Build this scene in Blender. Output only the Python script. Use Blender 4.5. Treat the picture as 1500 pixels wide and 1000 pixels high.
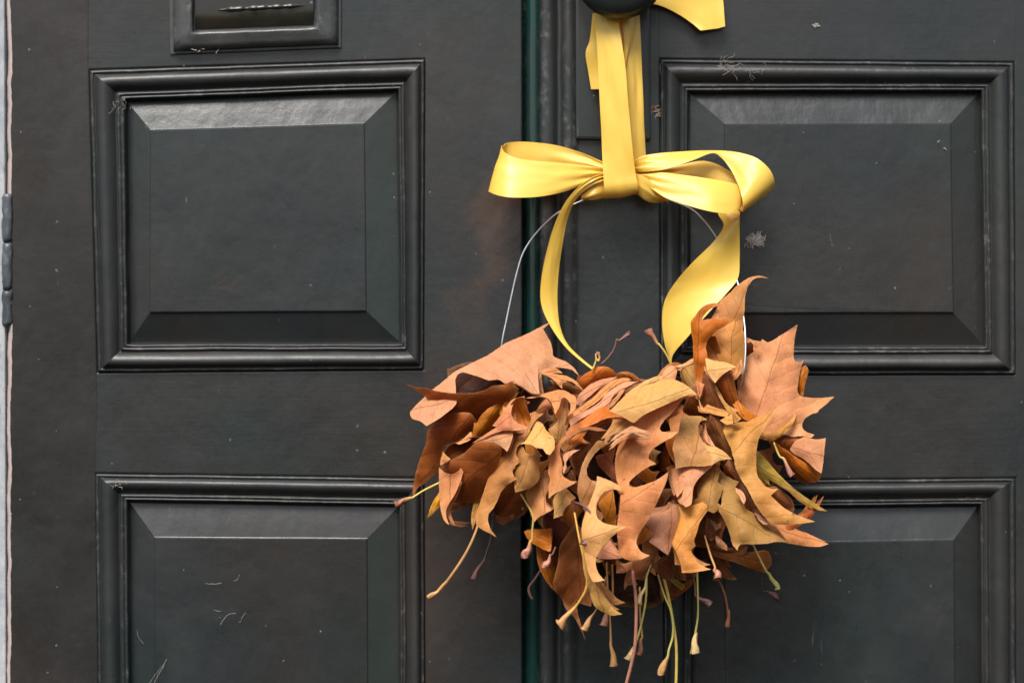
import bpy, bmesh, math, random
import numpy as np
from mathutils import Vector, Matrix, noise
from mathutils.geometry import delaunay_2d_cdt

random.seed(7)
for o in list(bpy.data.objects):
    bpy.data.objects.remove(o)
S = bpy.context.scene
COL = S.collection

# ------------------------------------------------------------------ camera
CAMD = 1.6                      # metres from the door face
U = 0.0005                      # metres per photo pixel on the door face
cam_d = bpy.data.cameras.new('camera')
cam = bpy.data.objects.new('camera', cam_d)
COL.objects.link(cam)
cam.location = (0, -CAMD, 0)
cam.rotation_euler = (math.radians(90), 0, 0)
cam_d.sensor_width = 36
cam_d.lens = 36 * CAMD / 0.75
cam_d.clip_start = 0.05
cam_d.clip_end = 200
cam_d.dof.use_dof = True
cam_d.dof.focus_distance = CAMD - 0.065
cam_d.dof.aperture_fstop = 5.0
S.camera = cam

# ------------------------------------------------------------------ daylight (overcast)
SUN_EL, SUN_AZ = 52.0, 20.0     # sun azimuth: degrees to the left of the camera axis
w = bpy.data.worlds.new('World')
S.world = w
w.use_nodes = True
nt = w.node_tree
nt.nodes.clear()
sky = nt.nodes.new('ShaderNodeTexSky')
sky.sky_type = 'NISHITA'
sky.sun_disc = False
sky.sun_elevation = math.radians(SUN_EL)
sky.sun_rotation = math.radians(180 + SUN_AZ)
sky.air_density = 1.0
sky.dust_density = 3.0
sky.ozone_density = 1.0
hs = nt.nodes.new('ShaderNodeHueSaturation')
hs.inputs['Saturation'].default_value = 0.55
bg = nt.nodes.new('ShaderNodeBackground')
bg.inputs['Strength'].default_value = 0.05
wo = nt.nodes.new('ShaderNodeOutputWorld')
nt.links.new(sky.outputs[0], hs.inputs['Color'])
nt.links.new(hs.outputs[0], bg.inputs['Color'])
nt.links.new(bg.outputs[0], wo.inputs['Surface'])
sd = bpy.data.lights.new('sun', 'SUN')
sd.energy = 1.5
sd.angle = math.radians(26)
sd.color = (1.0, 0.955, 0.90)
sun = bpy.data.objects.new('sun', sd)
COL.objects.link(sun)
el, az = math.radians(SUN_EL), math.radians(SUN_AZ)
to_sun = Vector((-math.sin(az) * math.cos(el), -math.cos(az) * math.cos(el), math.sin(el)))
sun.rotation_euler = (-to_sun).to_track_quat('-Z', 'Y').to_euler()
S.view_settings.view_transform = 'Standard'
S.view_settings.look = 'None'
S.view_settings.gamma = 1
S.view_settings.exposure = 1.57
S.view_settings.use_curve_mapping = False

# ------------------------------------------------------------------ helpers
def P(x, y, d=0.0):
    """photo pixel + distance in front of the door (in photo pixels) -> point"""
    dm = d * U
    s = U * (CAMD - dm) / CAMD
    return Vector(((x - 750) * s, -dm, (500 - y) * s))

def mk(name, verts, faces, mat, parent=None, smooth=False, uvs=None):
    me = bpy.data.meshes.new(name)
    me.from_pydata([tuple(v) for v in verts], [], faces)
    if smooth:
        me.polygons.foreach_set('use_smooth', [True] * len(me.polygons))
    if uvs is not None:
        ul = me.uv_layers.new(name='UVMap')
        for lp in me.loops:
            ul.data[lp.index].uv = uvs[lp.vertex_index]
    if mat:
        me.materials.append(mat)
    me.update()
    o = bpy.data.objects.new(name, me)
    COL.objects.link(o)
    if parent:
        o.parent = parent
    return o

def fixn(o):
    bm = bmesh.new(); bm.from_mesh(o.data)
    bmesh.ops.recalc_face_normals(bm, faces=bm.faces)
    bm.to_mesh(o.data); bm.free()

def thing(name, label, cat, loc=(0, 0, 0), group=None):
    o = bpy.data.objects.new(name, None)
    o.empty_display_size = 0.02
    COL.objects.link(o)
    o['label'] = label; o['category'] = cat
    if group: o['group'] = group
    return o

def tag(o, label, cat, group=None):
    o['label'] = label; o['category'] = cat
    if group: o['group'] = group

def catmull(pts, n=6, closed=False):
    """numpy catmull-rom through rows of pts"""
    p = np.array(pts, float); m = len(p); out = []
    segs = m if closed else m - 1
    for i in range(segs):
        if closed:
            a, b, c, d = p[(i-1) % m], p[i], p[(i+1) % m], p[(i+2) % m]
        else:
            b, c = p[i], p[i+1]
            a = p[i-1] if i > 0 else 2*b - c
            d = p[i+2] if i+2 < m else 2*c - b
        for k in range(n):
            t = k / n
            out.append(0.5*((2*b) + (-a+c)*t + (2*a-5*b+4*c-d)*t*t + (-a+3*b-3*c+d)*t**3))
    if not closed:
        out.append(p[-1])
    return np.array(out)

# ------------------------------------------------------------------ materials
class NT:
    def __init__(s, name):
        s.m = bpy.data.materials.new(name); s.m.use_nodes = True
        s.t = s.m.node_tree; s.t.nodes.clear()
        s.out = s.n('ShaderNodeOutputMaterial')
    def n(s, typ, **kw):
        nd = s.t.nodes.new(typ)
        for k, v in kw.items():
            if k.startswith('i_'):
                key = k[2:]
                key = int(key) if key.isdigit() else key.replace('_', ' ')
                nd.inputs[key].default_value = v
            else:
                setattr(nd, k, v)
        return nd
    def l(s, a, b): s.t.links.new(a, b)
    def math(s, op, a, b=None, c=None, clamp=False):
        nd = s.n('ShaderNodeMath', operation=op); nd.use_clamp = clamp
        for i, v in enumerate((a, b, c)):
            if v is None: continue
            if isinstance(v, (int, float)): nd.inputs[i].default_value = v
            else: s.l(v, nd.inputs[i])
        return nd.outputs[0]
    def ramp(s, f, stops):
        nd = s.n('ShaderNodeValToRGB'); cr = nd.color_ramp
        while len(cr.elements) < len(stops): cr.elements.new(0.5)
        for e, (p, c) in zip(cr.elements, stops):
            e.position = p; e.color = (c, c, c, 1) if isinstance(c, (int, float)) else (*c, 1)
        s.l(f, nd.inputs[0]); return nd.outputs[0]
    def mix(s, f, a, b, mode='MIX'):
        nd = s.n('ShaderNodeMix', data_type='RGBA', blend_type=mode)
        nd.clamp_factor = True
        for i, v in ((0, f), (6, a), (7, b)):
            if isinstance(v, (int, float)): nd.inputs[i].default_value = v
            elif isinstance(v, tuple): nd.inputs[i].default_value = (*v, 1)
            else: s.l(v, nd.inputs[i])
        return nd.outputs[2]
    def noise(s, vec, scale, detail=4, rough=0.55, dist=0.0):
        nd = s.n('ShaderNodeTexNoise'); nd.inputs['Scale'].default_value = scale
        nd.inputs['Detail'].default_value = detail; nd.inputs['Roughness'].default_value = rough
        nd.inputs['Distortion'].default_value = dist
        if vec is not None: s.l(vec, nd.inputs['Vector'])
        return nd.outputs[0]
    def mapping(s, vec, scale=(1, 1, 1), loc=(0, 0, 0)):
        nd = s.n('ShaderNodeMapping'); nd.inputs['Scale'].default_value = scale
        nd.inputs['Location'].default_value = loc; s.l(vec, nd.inputs['Vector']); return nd.outputs[0]

def paint(name, base, brown, stretch, rough=0.33, wear=0.0, bump=0.42, greenmix=0.5, rub=None):
    a = NT(name)
    geo = a.n('ShaderNodeNewGeometry').outputs['Position']
    big = a.noise(geo, 5.0, 3)
    mid = a.noise(geo, 22.0, 5, 0.6)
    st = a.noise(a.mapping(geo, stretch), 1.0, 4, 0.6)
    col = a.mix(a.ramp(big, [(0.42, 0.0), (0.66, 1.0)]), base, brown)
    gr = a.noise(a.mapping(geo, (1, 1, 1), (3.1, 0.7, 5.2)), 7.0, 2)
    col = a.mix(a.math('MULTIPLY', a.ramp(gr, [(0.5, 0.0), (0.75, 1.0)]), greenmix), col, (0.012, 0.03, 0.026))
    col = a.mix(a.ramp(st, [(0.3, 0.0), (0.8, 0.08)]), col, (0.045, 0.044, 0.042))
    sm = a.noise(a.mapping(geo, (1, 1, 1), (9.3, 2.7, 1.2)), 9.0, 6, 0.7, 0.6)
    col = a.mix(a.ramp(sm, [(0.45, 0.0), (0.75, 0.28)]), col, (0.05, 0.05, 0.048))
    # worn bare patches
    wn = a.noise(geo, 13.0, 6, 0.65, 0.3)
    col = a.mix(a.ramp(wn, [(0.66, 0.0), (0.78, 0.55)]), col, (0.075, 0.045, 0.03))
    if rub:      # a rubbed patch where the brown undercoat shows
        for (cx_, cz_, sx_, sz_, am_) in rub:
            mp = a.n('ShaderNodeMapping'); mp.inputs['Location'].default_value = (-cx_/sx_, 0, -cz_/sz_)
            mp.inputs['Scale'].default_value = (1/sx_, 0, 1/sz_); a.l(geo, mp.inputs['Vector'])
            ln = a.n('ShaderNodeVectorMath', operation='LENGTH'); a.l(mp.outputs[0], ln.inputs[0])
            mk_ = a.ramp(a.math('ADD', ln.outputs['Value'], a.math('MULTIPLY', a.math('SUBTRACT', wn, 0.5), 5.0)), [(0.25, am_), (1.0, 0.0)])
            col = a.mix(mk_, col, (0.105, 0.055, 0.034))
    # pale specks of dust and chipped paint
    vo = a.n('ShaderNodeTexVoronoi'); vo.inputs['Scale'].default_value = 150.0
    a.l(geo, vo.inputs['Vector'])
    sep = a.n('ShaderNodeSeparateColor'); a.l(vo.outputs['Color'], sep.inputs[0])
    rad = a.ramp(sep.outputs[0], [(0.91, 0.0), (1.0, 0.17)])
    spk = a.math('LESS_THAN', vo.outputs['Distance'], rad)
    brk = a.math('GREATER_THAN', a.noise(geo, 900.0, 2), 0.5)
    spk = a.math('MULTIPLY', spk, brk)
    col = a.mix(a.math('MULTIPLY', spk, 0.6), col, (0.27, 0.265, 0.25))
    # fine scratches
    sc = a.noise(a.mapping(geo, (60, 60, 9)), 3.0, 5, 0.7, 1.5)
    scm = a.math('MULTIPLY', a.ramp(sc, [(0.69, 0.0), (0.73, 1.0)]), 0.4)
    col = a.mix(scm, col, (0.22, 0.215, 0.2))
    if wear > 0:
        edge = a.n('ShaderNodeAttribute', attribute_name='rim').outputs['Fac']
        wn2 = a.ramp(a.noise(geo, 120.0, 6, 0.75), [(0.52, 0.0), (0.62, 1.0)])
        wn3 = a.ramp(a.noise(geo, 14.0, 3, 0.6), [(0.38, 0.15), (0.62, 1.0)])
        ew = a.math('MULTIPLY', a.math('MULTIPLY', edge, a.math('MULTIPLY', wn2, wn3)), wear*0.28)
        col = a.mix(ew, col, (0.34, 0.34, 0.33))
    bs = a.n('ShaderNodeBsdfPrincipled')
    a.l(col, bs.inputs['Base Color'])
    rg = a.math('ADD', a.math('ADD', a.math('MULTIPLY', mid, 0.28), a.math('MULTIPLY', sm, 0.25)), rough - 0.30)
    rg = a.math('ADD', rg, a.math('MULTIPLY', spk, 0.4), clamp=True)
    a.l(rg, bs.inputs['Roughness'])
    bs.inputs['Specular IOR Level'].default_value = 0.5
    b1 = a.n('ShaderNodeBump'); b1.inputs['Strength'].default_value = bump
    b1.inputs['Distance'].default_value = 0.0012
    hgt = a.math('ADD', a.math('MULTIPLY', st, 0.13), a.math('MULTIPLY', mid, 0.9))
    hgt = a.math('ADD', hgt, a.math('MULTIPLY', a.noise(geo, 110, 4, 0.6), 0.35))
    hgt = a.math('ADD', hgt, a.math('MULTIPLY', spk, 0.3))
    hgt = a.math('ADD', hgt, a.math('MULTIPLY', a.noise(a.mapping(geo, (1.6, 1.0, 0.8)), 16.0, 3, 0.6, 0.4), 1.8))
    a.l(hgt, b1.inputs['Height']); a.l(b1.outputs[0], bs.inputs['Normal'])
    a.l(bs.outputs[0], a.out.inputs['Surface'])
    return a.m

BLK = (0.0185, 0.0225, 0.0245); BRN = (0.026, 0.023, 0.021)
M_vert = paint('black_paint_vertical_brush', BLK, BRN, (420, 420, 14), wear=0.5)
M_stile = paint('black_paint_rubbed_stile', BLK, (0.036, 0.027, 0.022), (420, 420, 14), wear=0.5,
                rub=[(-0.014, 0.082, 0.022, 0.05, 0.34), (-0.03, 0.03, 0.02, 0.03, 0.15)])
M_dim_stile = paint('brown_black_shaded_stile', (0.0125, 0.0115, 0.011), (0.021, 0.0155, 0.013), (420, 420, 14), rough=0.42, wear=0.5, greenmix=0.15)  # brown paint, darkened: weaker light at the left is put into the colour
M_lit_bevel = paint('green_black_lit_bevel', (0.024, 0.036, 0.032), (0.026, 0.032, 0.028), (420, 420, 14), wear=0.5, rough=0.4)  # lighter, greener light on the right-facing bevels is put into this colour
M_horz = paint('black_paint_horizontal_brush', BLK, BRN, (14, 420, 420), wear=0.5)
M_mould = paint('black_paint_moulding', (0.018, 0.02, 0.021), BRN, (60, 60, 60), rough=0.46, wear=0.8, bump=0.5)
M_plate = paint('black_paint_ironwork', (0.048, 0.05, 0.053), (0.06, 0.057, 0.055), (80, 80, 80), rough=0.4, wear=1.6, bump=0.8)
M_green = paint('bottle_green_gloss', (0.006, 0.035, 0.030), (0.008, 0.028, 0.025), (200, 200, 8), rough=0.22, bump=0.2, wear=0.6)
M_hinge = paint('blue_grey_flaking_paint', (0.018, 0.022, 0.027), (0.12, 0.135, 0.16), (60, 60, 60), rough=0.45, wear=1.0, bump=0.7)
M_knob = paint('black_knob_enamel', (0.012, 0.014, 0.014), (0.016, 0.016, 0.015), (30, 30, 30), rough=0.3, bump=0.12)
M_flap = paint('shaded_brass_flap', (0.008, 0.0075, 0.006), (0.02, 0.014, 0.008), (40, 40, 40), rough=0.2, wear=0.8, bump=0.35)  # near-black base puts shade of the letter opening into the colour

def mat_white():
    a = NT('weathered_white_paint')
    geo = a.n('ShaderNodeNewGeometry').outputs['Position']
    n1 = a.noise(geo, 60, 6, 0.7)
    n2 = a.noise(a.mapping(geo, (300, 300, 40)), 1.0, 5, 0.7)
    col = a.mix(a.ramp(n1, [(0.35, 0.0), (0.75, 1.0)]), (0.30, 0.32, 0.35), (0.50, 0.51, 0.52))
    col = a.mix(a.ramp(n2, [(0.62, 0.0), (0.7, 0.85)]), col, (0.05, 0.045, 0.04))
    bs = a.n('ShaderNodeBsdfPrincipled'); a.l(col, bs.inputs['Base Color'])
    bs.inputs['Roughness'].default_value = 0.55
    b = a.n('ShaderNodeBump'); b.inputs['Strength'].default_value = 0.6; b.inputs['Distance'].default_value = 0.001
    a.l(n2, b.inputs['Height']); a.l(b.outputs[0], bs.inputs['Normal'])
    a.l(bs.outputs[0], a.out.inputs['Surface']); return a.m
M_white = mat_white()

def mat_pinkfill():
    a = NT('old_pinkish_filler')
    geo = a.n('ShaderNodeNewGeometry').outputs['Position']
    n1 = a.noise(geo, 90, 5, 0.7)
    col = a.mix(n1, (0.28, 0.22, 0.2), (0.55, 0.47, 0.44))
    bs = a.n('ShaderNodeBsdfPrincipled'); a.l(col, bs.inputs['Base Color'])
    bs.inputs['Roughness'].default_value = 0.8
    a.l(bs.outputs[0], a.out.inputs['Surface']); return a.m
M_filler = mat_pinkfill()

def mat_ribbon():
    a = NT('yellow_satin')
    uv = a.n('ShaderNodeTexCoord').outputs['UV']
    geo = a.n('ShaderNodeNewGeometry').outputs['Position']
    we = a.noise(a.mapping(uv, (6000, 300, 1)), 1.0, 2, 0.5)
    soft = a.noise(geo, 40, 3)
    col = a.mix(soft, (0.92, 0.61, 0.09), (0.94, 0.66, 0.12))
    bs = a.n('ShaderNodeBsdfPrincipled'); a.l(col, bs.inputs['Base Color'])
    bs.inputs['Roughness'].default_value = 0.40
    bs.inputs['Specular IOR Level'].default_value = 0.7
    bs.inputs['Anisotropic'].default_value = 0.6
    tg = a.n('ShaderNodeTangent', direction_type='UV_MAP'); tg.uv_map = 'UVMap'
    a.l(tg.outputs[0], bs.inputs['Tangent'])
    bs.inputs['Sheen Weight'].default_value = 0.12
    bs.inputs['Sheen Roughness'].default_value = 0.4
    bs.inputs['Sheen Tint'].default_value = (1, 0.9, 0.6, 1)
    b = a.n('ShaderNodeBump'); b.inputs['Strength'].default_value = 0.12; b.inputs['Distance'].default_value = 0.0004
    h = a.math('ADD', a.math('MULTIPLY', we, 0.25), a.math('MULTIPLY', a.noise(geo, 130, 3), 0.9))
    a.l(h, b.inputs['Height']); a.l(b.outputs[0], bs.inputs['Normal'])
    tr = a.n('ShaderNodeBsdfTranslucent'); tr.inputs['Color'].default_value = (0.95, 0.55, 0.05, 1)
    mx = a.n('ShaderNodeMixShader'); mx.inputs[0].default_value = 0.22
    a.l(bs.outputs[0], mx.inputs[1]); a.l(tr.outputs[0], mx.inputs[2])
    a.l(mx.outputs[0], a.out.inputs['Surface']); return a.m
M_rib = mat_ribbon()

def mat_wire():
    a = NT('galvanised_wire')
    bs = a.n('ShaderNodeBsdfPrincipled')
    bs.inputs['Base Color'].default_value = (0.58, 0.58, 0.60, 1)
    bs.inputs['Metallic'].default_value = 0.85
    bs.inputs['Roughness'].default_value = 0.35
    geo = a.n('ShaderNodeNewGeometry').outputs['Position']
    a.l(a.math('ADD', a.math('MULTIPLY', a.noise(geo, 200, 3), 0.3), 0.2), bs.inputs['Roughness'])
    a.l(bs.outputs[0], a.out.inputs['Surface']); return a.m
M_wire = mat_wire()

def mat_leaf():
    a = NT('dry_plane_leaf')
    oi = a.n('ShaderNodeObjectInfo')
    uvn = a.n('ShaderNodeTexCoord')
    uv = uvn.outputs['UV']
    geo = a.n('ShaderNodeNewGeometry').outputs['Position']
    off = a.n('ShaderNodeVectorMath', operation='SCALE'); off.inputs['Scale'].default_value = 7.3
    cmb = a.n('ShaderNodeCombineXYZ')
    for i in range(3): a.l(oi.outputs['Random'], cmb.inputs[i])
    a.l(cmb.outputs[0], off.inputs[0])
    pv = a.n('ShaderNodeVectorMath', operation='ADD'); a.l(geo, pv.inputs[0]); a.l(off.outputs[0], pv.inputs[1])
    pos = pv.outputs[0]
    n1 = a.noise(pos, 28, 4, 0.6)
    n2 = a.noise(pos, 160, 5, 0.65)
    n3 = a.noise(pos, 12, 2)
    base = oi.outputs['Color']
    hsv = a.n('ShaderNodeHueSaturation'); a.l(base, hsv.inputs['Color'])
    a.l(a.math('ADD', a.math('MULTIPLY', n3, 0.05), 0.475), hsv.inputs['Hue'])
    a.l(a.math('ADD', a.math('MULTIPLY', n1, 0.5), 0.75), hsv.inputs['Value'])
    hsv.inputs['Saturation'].default_value = 1.05
    col = hsv.outputs[0]
    dark = a.mix(1.0, col, (0.55, 0.40, 0.33), 'MULTIPLY')
    col = a.mix(a.ramp(n2, [(0.52, 0.0), (0.75, 0.5)]), col, dark)
    # yellow-green ghosting
    gh = a.noise(pos, 18, 3)
    col = a.mix(a.ramp(gh, [(0.58, 0.0), (0.75, 0.3)]), col, a.mix(0.5, col, (0.55, 0.40, 0.10)))
    # veins: midrib along u, side veins slanting off it
    su = a.n('ShaderNodeSeparateXYZ'); a.l(uv, su.inputs[0])
    u, v = su.outputs[0], su.outputs[1]
    wob = a.math('MULTIPLY', a.math('SUBTRACT', a.noise(pos, 60, 2), 0.5), 0.005)
    vv = a.math('ADD', v, wob)
    av = a.math('ABSOLUTE', vv)
    mid = a.ramp(a.math('MULTIPLY', av, 1000), [(0.0, 1.0), (0.18, 0.9), (0.42, 0.0)])
    ph = a.math('SUBTRACT', u, a.math('MULTIPLY', av, 1.0))
    ph = a.math('ADD', ph, a.math('MULTIPLY', a.math('SUBTRACT', a.noise(pos, 45, 2), 0.5), 0.012))
    fr = a.math('PINGPONG', ph, 0.0065)
    sidev = a.ramp(a.math('MULTIPLY', fr, 1000), [(0.0, 1.0), (0.16, 0.6), (0.34, 0.0)])
    # net of tiny veins
    vo = a.n('ShaderNodeTexVoronoi', feature='DISTANCE_TO_EDGE'); vo.inputs['Scale'].default_value = 420
    a.l(pos, vo.inputs['Vector'])
    net = a.ramp(vo.outputs['Distance'], [(0.0, 1.0), (0.09, 0.0)])
    vein = a.math('MAXIMUM', a.math('MULTIPLY', mid, 0.8), a.math('MULTIPLY', sidev, 0.45))
    vein2 = a.math('MAXIMUM', vein, a.math('MULTIPLY', net, 0.2))
    vcol = a.mix(1.0, col, (0.50, 0.33, 0.26), 'MULTIPLY')
    col = a.mix(vein2, col, vcol)
    # margins dry out yellower and paler
    ra = a.n('ShaderNodeAttribute', attribute_name='rim')
    rm = a.math('ADD', ra.outputs['Fac'], a.math('MULTIPLY', a.math('SUBTRACT', a.noise(pos, 70, 4, 0.65), 0.5), 1.5))
    col = a.mix(a.ramp(rm, [(0.55, 0.0), (1.15, 0.42)]), col, a.mix(0.55, col, (0.80, 0.43, 0.19)))
    # dark freckles
    vs = a.n('ShaderNodeTexVoronoi'); vs.inputs['Scale'].default_value = 260; a.l(pos, vs.inputs['Vector'])
    sc = a.n('ShaderNodeSeparateColor'); a.l(vs.outputs['Color'], sc.inputs[0])
    fk = a.math('LESS_THAN', vs.outputs['Distance'], a.ramp(sc.outputs[0], [(0.8, 0.0), (1.0, 0.3)]))
    fk = a.math('MULTIPLY', fk, a.ramp(n1, [(0.5, 0.0), (0.62, 0.55)]))
    col = a.mix(fk, col, (0.10, 0.035, 0.015))
    bs = a.n('ShaderNodeBsdfPrincipled'); a.l(col, bs.inputs['Base Color'])
    a.l(a.math('ADD', a.math('MULTIPLY', n2, 0.3), 0.42), bs.inputs['Roughness'])
    bs.inputs['Specular IOR Level'].default_value = 0.32
    b = a.n('ShaderNodeBump'); b.inputs['Strength'].default_value = 0.6; b.inputs['Distance'].default_value = 0.0007
    h = a.math('SUBTRACT', a.math('MULTIPLY', n2, 0.4), a.math('MULTIPLY', vein2, 0.6))
    quilt = a.math('MULTIPLY', a.math('SINE', a.math('MULTIPLY', fr, 241.0)), 0.55)
    h = a.math('ADD', h, quilt)
    h = a.math('ADD', h, a.math('MULTIPLY', a.noise(pos, 75, 3, 0.6, 0.8), 0.9))
    a.l(h, b.inputs['Height']); a.l(b.outputs[0], bs.inputs['Normal'])
    tr = a.n('ShaderNodeBsdfTranslucent')
    a.l(a.mix(1.0, col, (1.0, 0.56, 0.30), 'MULTIPLY'), tr.inputs['Color'])
    mx = a.n('ShaderNodeMixShader'); mx.inputs[0].default_value = 0.32
    a.l(bs.outputs[0], mx.inputs[1]); a.l(tr.outputs[0], mx.inputs[2])
    a.l(mx.outputs[0], a.out.inputs['Surface']); return a.m
M_leaf = mat_leaf()

def mat_stalk():
    a = NT('leaf_stalk')
    vc = a.n('ShaderNodeVertexColor'); vc.layer_name = 'Col'
    geo = a.n('ShaderNodeNewGeometry').outputs['Position']
    n = a.noise(geo, 300, 4, 0.6)
    hv = a.n('ShaderNodeHueSaturation'); a.l(vc.outputs[0], hv.inputs['Color'])
    a.l(a.math('ADD', a.math('MULTIPLY', n, 0.7), 0.65), hv.inputs['Value'])
    bs = a.n('ShaderNodeBsdfPrincipled'); a.l(hv.outputs[0], bs.inputs['Base Color'])
    bs.inputs['Roughness'].default_value = 0.45
    b = a.n('ShaderNodeBump'); b.inputs['Strength'].default_value = 0.4; b.inputs['Distance'].default_value = 0.0005
    a.l(n, b.inputs['Height']); a.l(b.outputs[0], bs.inputs['Normal'])
    a.l(bs.outputs[0], a.out.inputs['Surface']); return a.m
M_stalk = mat_stalk()

def mat_lint(name, c):
    a = NT(name)
    geo = a.n('ShaderNodeNewGeometry').outputs['Position']
    col = a.mix(a.noise(geo, 300, 3), tuple(k*0.7 for k in c), c)
    bs = a.n('ShaderNodeBsdfPrincipled'); a.l(col, bs.inputs['Base Color'])
    bs.inputs['Roughness'].default_value = 0.9
    a.l(bs.outputs[0], a.out.inputs['Surface']); return a.m
M_lint = mat_lint('grey_cobweb_fluff', (0.40, 0.36, 0.31))
M_lint3 = mat_lint('pale_fluff', (0.62, 0.57, 0.50))
M_lint2 = mat_lint('brown_dead_leaf_scrap', (0.30, 0.13, 0.08))

# ------------------------------------------------------------------ the doors
def slab(name, quad, mat, parent, d0=-36, d1=0, bev=0.0003, soft=(), softr=0.0016):
    """board from a pixel polygon (clockwise) between two depths; edges in soft get a wide rounded arris"""
    v = [P(x, y, 0) for x, y in quad]; n = len(v)
    vv = [Vector((p.x, -d0*U, p.z)) for p in v] + [Vector((p.x, -d1*U, p.z)) for p in v]
    f = [tuple(range(n)), tuple(range(2*n-1, n-1, -1))] + [(i, i+n, (i+1) % n + n, (i+1) % n) for i in range(n)]
    o = mk(name, vv, f, mat, parent)
    bm = bmesh.new(); bm.from_mesh(o.data)
    bmesh.ops.recalc_face_normals(bm, faces=bm.faces)
    bm.verts.ensure_lookup_table()
    if soft:
        es = [e for e in bm.edges if any({e.verts[0].index, e.verts[1].index} == {n+k, n+(k+1) % n} for k in soft)]
        bmesh.ops.bevel(bm, geom=es, offset=softr, segments=4, affect='EDGES', profile=0.5)
    else:
        bmesh.ops.bevel(bm, geom=list(bm.edges), offset=bev, segments=2, affect='EDGES', profile=0.6)
    bm.to_mesh(o.data); bm.free()
    return o

def lerp_quad(q, ins):
    """inset a quad TL,TR,BR,BL by left,top,right,bottom pixel amounts"""
    l, t, r, b = ins
    (x0, y0), (x1, y1), (x2, y2), (x3, y3) = q
    return [(x0+l, y0+t), (x1-r, y1+t), (x2-r, y2-b), (x3+l, y3-b)]

def mixq(a, b, t):
    return [(p[0]*(1-t)+q[0]*t, p[1]*(1-t)+q[1]*t) for p, q in zip(a, b)]

def subdiv_side(a, b, n):
    return [(a[0]*(1-k/n)+b[0]*k/n, a[1]*(1-k/n)+b[1]*k/n) for k in range(n+1)]

def rimattr(o, vals):
    at = o.data.attributes.new('rim', 'FLOAT', 'POINT')
    at.data.foreach_set('value', np.array(vals, np.float32))

def framed(parent, outer, bev, field, tint=False):
    """bolection moulding (four mitred strips) and a raised, fielded panel"""
    # profile: t along outer->bevel edge, height in px
    prof = [(-0.01, -16.0), (0.004, -1.5), (0.025, 2.6), (0.085, 3.8), (0.115, 1.2), (0.145, 1.0), (0.165, 6.0), (0.22, 10.2), (0.31, 12.4), (0.42, 12.0),
            (0.53, 9.2), (0.62, 5.0), (0.68, 1.8), (0.705, 1.0), (0.72, 3.8), (0.765, 5.6), (0.81, 4.4), (0.83, 1.6), (0.85, 4.0), (0.89, 4.8), (0.92, 3.0),
            (0.94, -2.0), (1.02, -12.0)]
    n = 40
    sides = ('top', 'right', 'bottom', 'left')
    for s in range(4):
        verts, faces = [], []
        for t, h in prof:
            q = mixq(outer, bev, t)
            a, b = q[s], q[(s+1) % 4]
            for k, (x, y) in enumerate(subdiv_side(a, b, n)):
                wob = noise.noise(Vector((x*0.012, y*0.012, t*2.0 + s))) * 0.9 + noise.noise(Vector((x*0.05, y*0.05, t*3.0 + s*9))) * 0.35
                end = min(k, n-k)
                wx = wob if s in (1, 3) else 0.0
                wy = wob if s in (0, 2) else 0.0
                if end == 0: wx = wy = 0.0
                verts.append(P(x+wx*0.8, y+wy*0.8, h + wob*0.5))
        m = n+1
        for i in range(len(prof)-1):
            for k in range(n):
                faces.append((i*m+k, i*m+k+1, (i+1)*m+k+1, (i+1)*m+k))
        o = mk('moulding', verts, faces, M_mould, parent, smooth=True)
        fixn(o)
        rimattr(o, [v_ for t, h in prof for v_ in [(1.0 if (0.71 < t < 0.93 or 0.02 < t < 0.09) else 0.0)]*(n+1)])
    # panel: bevel ring + small step + field, one solid board
    rings = [(mixq(outer, bev, 1.0), -9.5), (mixq(bev, field, 0.02), -9.0), (mixq(bev, field, 0.5), -2.8),
             (mixq(bev, field, 0.97), 3.0), (mixq(bev, field, 0.985), 3.4), (mixq(bev, field, 1.0), 5.4), (mixq(bev, field, 1.03), 5.6)]
    verts, faces = [], []
    n = 24
    for q, h in rings:
        for s in range(4):
            for (x, y) in subdiv_side(q[s], q[(s+1) % 4], n)[:-1]:
                wob = noise.noise(Vector((x*0.01, y*0.01, 4.0)))*0.7
                verts.append(P(x + wob*0.5, y + wob*0.5, h + wob*0.4))
    m = 4*n
    for i in range(len(rings)-1):
        for k in range(m):
            faces.append((i*m+k, i*m+(k+1) % m, (i+1)*m+(k+1) % m, (i+1)*m+k))
    base = (len(rings)-1)*m
    faces.append(tuple(base+k for k in range(m)))
    o = mk('panel', verts, faces, M_vert, parent)
    fixn(o)
    if tint:
        o.data.materials.append(M_lit_bevel)
        for pl in o.data.polygons:
            c_ = pl.center
            if pl.index < 5*m and (pl.index % m)//n == 1: pl.material_index = 1
    return o

left = thing('panelled_door', 'left leaf of black painted panelled double door, with letter slot', 'door')
right = thing('panelled_door', 'right leaf of black painted panelled double door, with round knob', 'door')

LT = ([(131, 103), (622, 87), (620, 541), (143, 545)], [(186, 149), (581, 134), (586, 501), (190, 501)], [(221, 191), (533, 181), (536, 455), (220, 457)])
LB = ([(139, 693), (621, 700), (624, 1400), (150, 1400)], [(190, 735), (583, 742), (586, 1357), (196, 1357)], [(227, 787), (537, 789), (540, 1312), (230, 1312)])
RT = ([(967, 87), (1485, 92), (1487, 548), (968, 549)], [(1010, 137), (1434, 136), (1440, 505), (1011, 505)], [(1062, 182), (1392, 181), (1396, 457), (1062, 458)])
RB = ([(972, 704), (1487, 700), (1489, 1400), (975, 1400)], [(1014, 746), (1432, 741), (1436, 1357), (1016, 1357)], [(1062, 796), (1397, 790), (1400, 1312), (1064, 1312)])
YT, YB = -420, 1560
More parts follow.
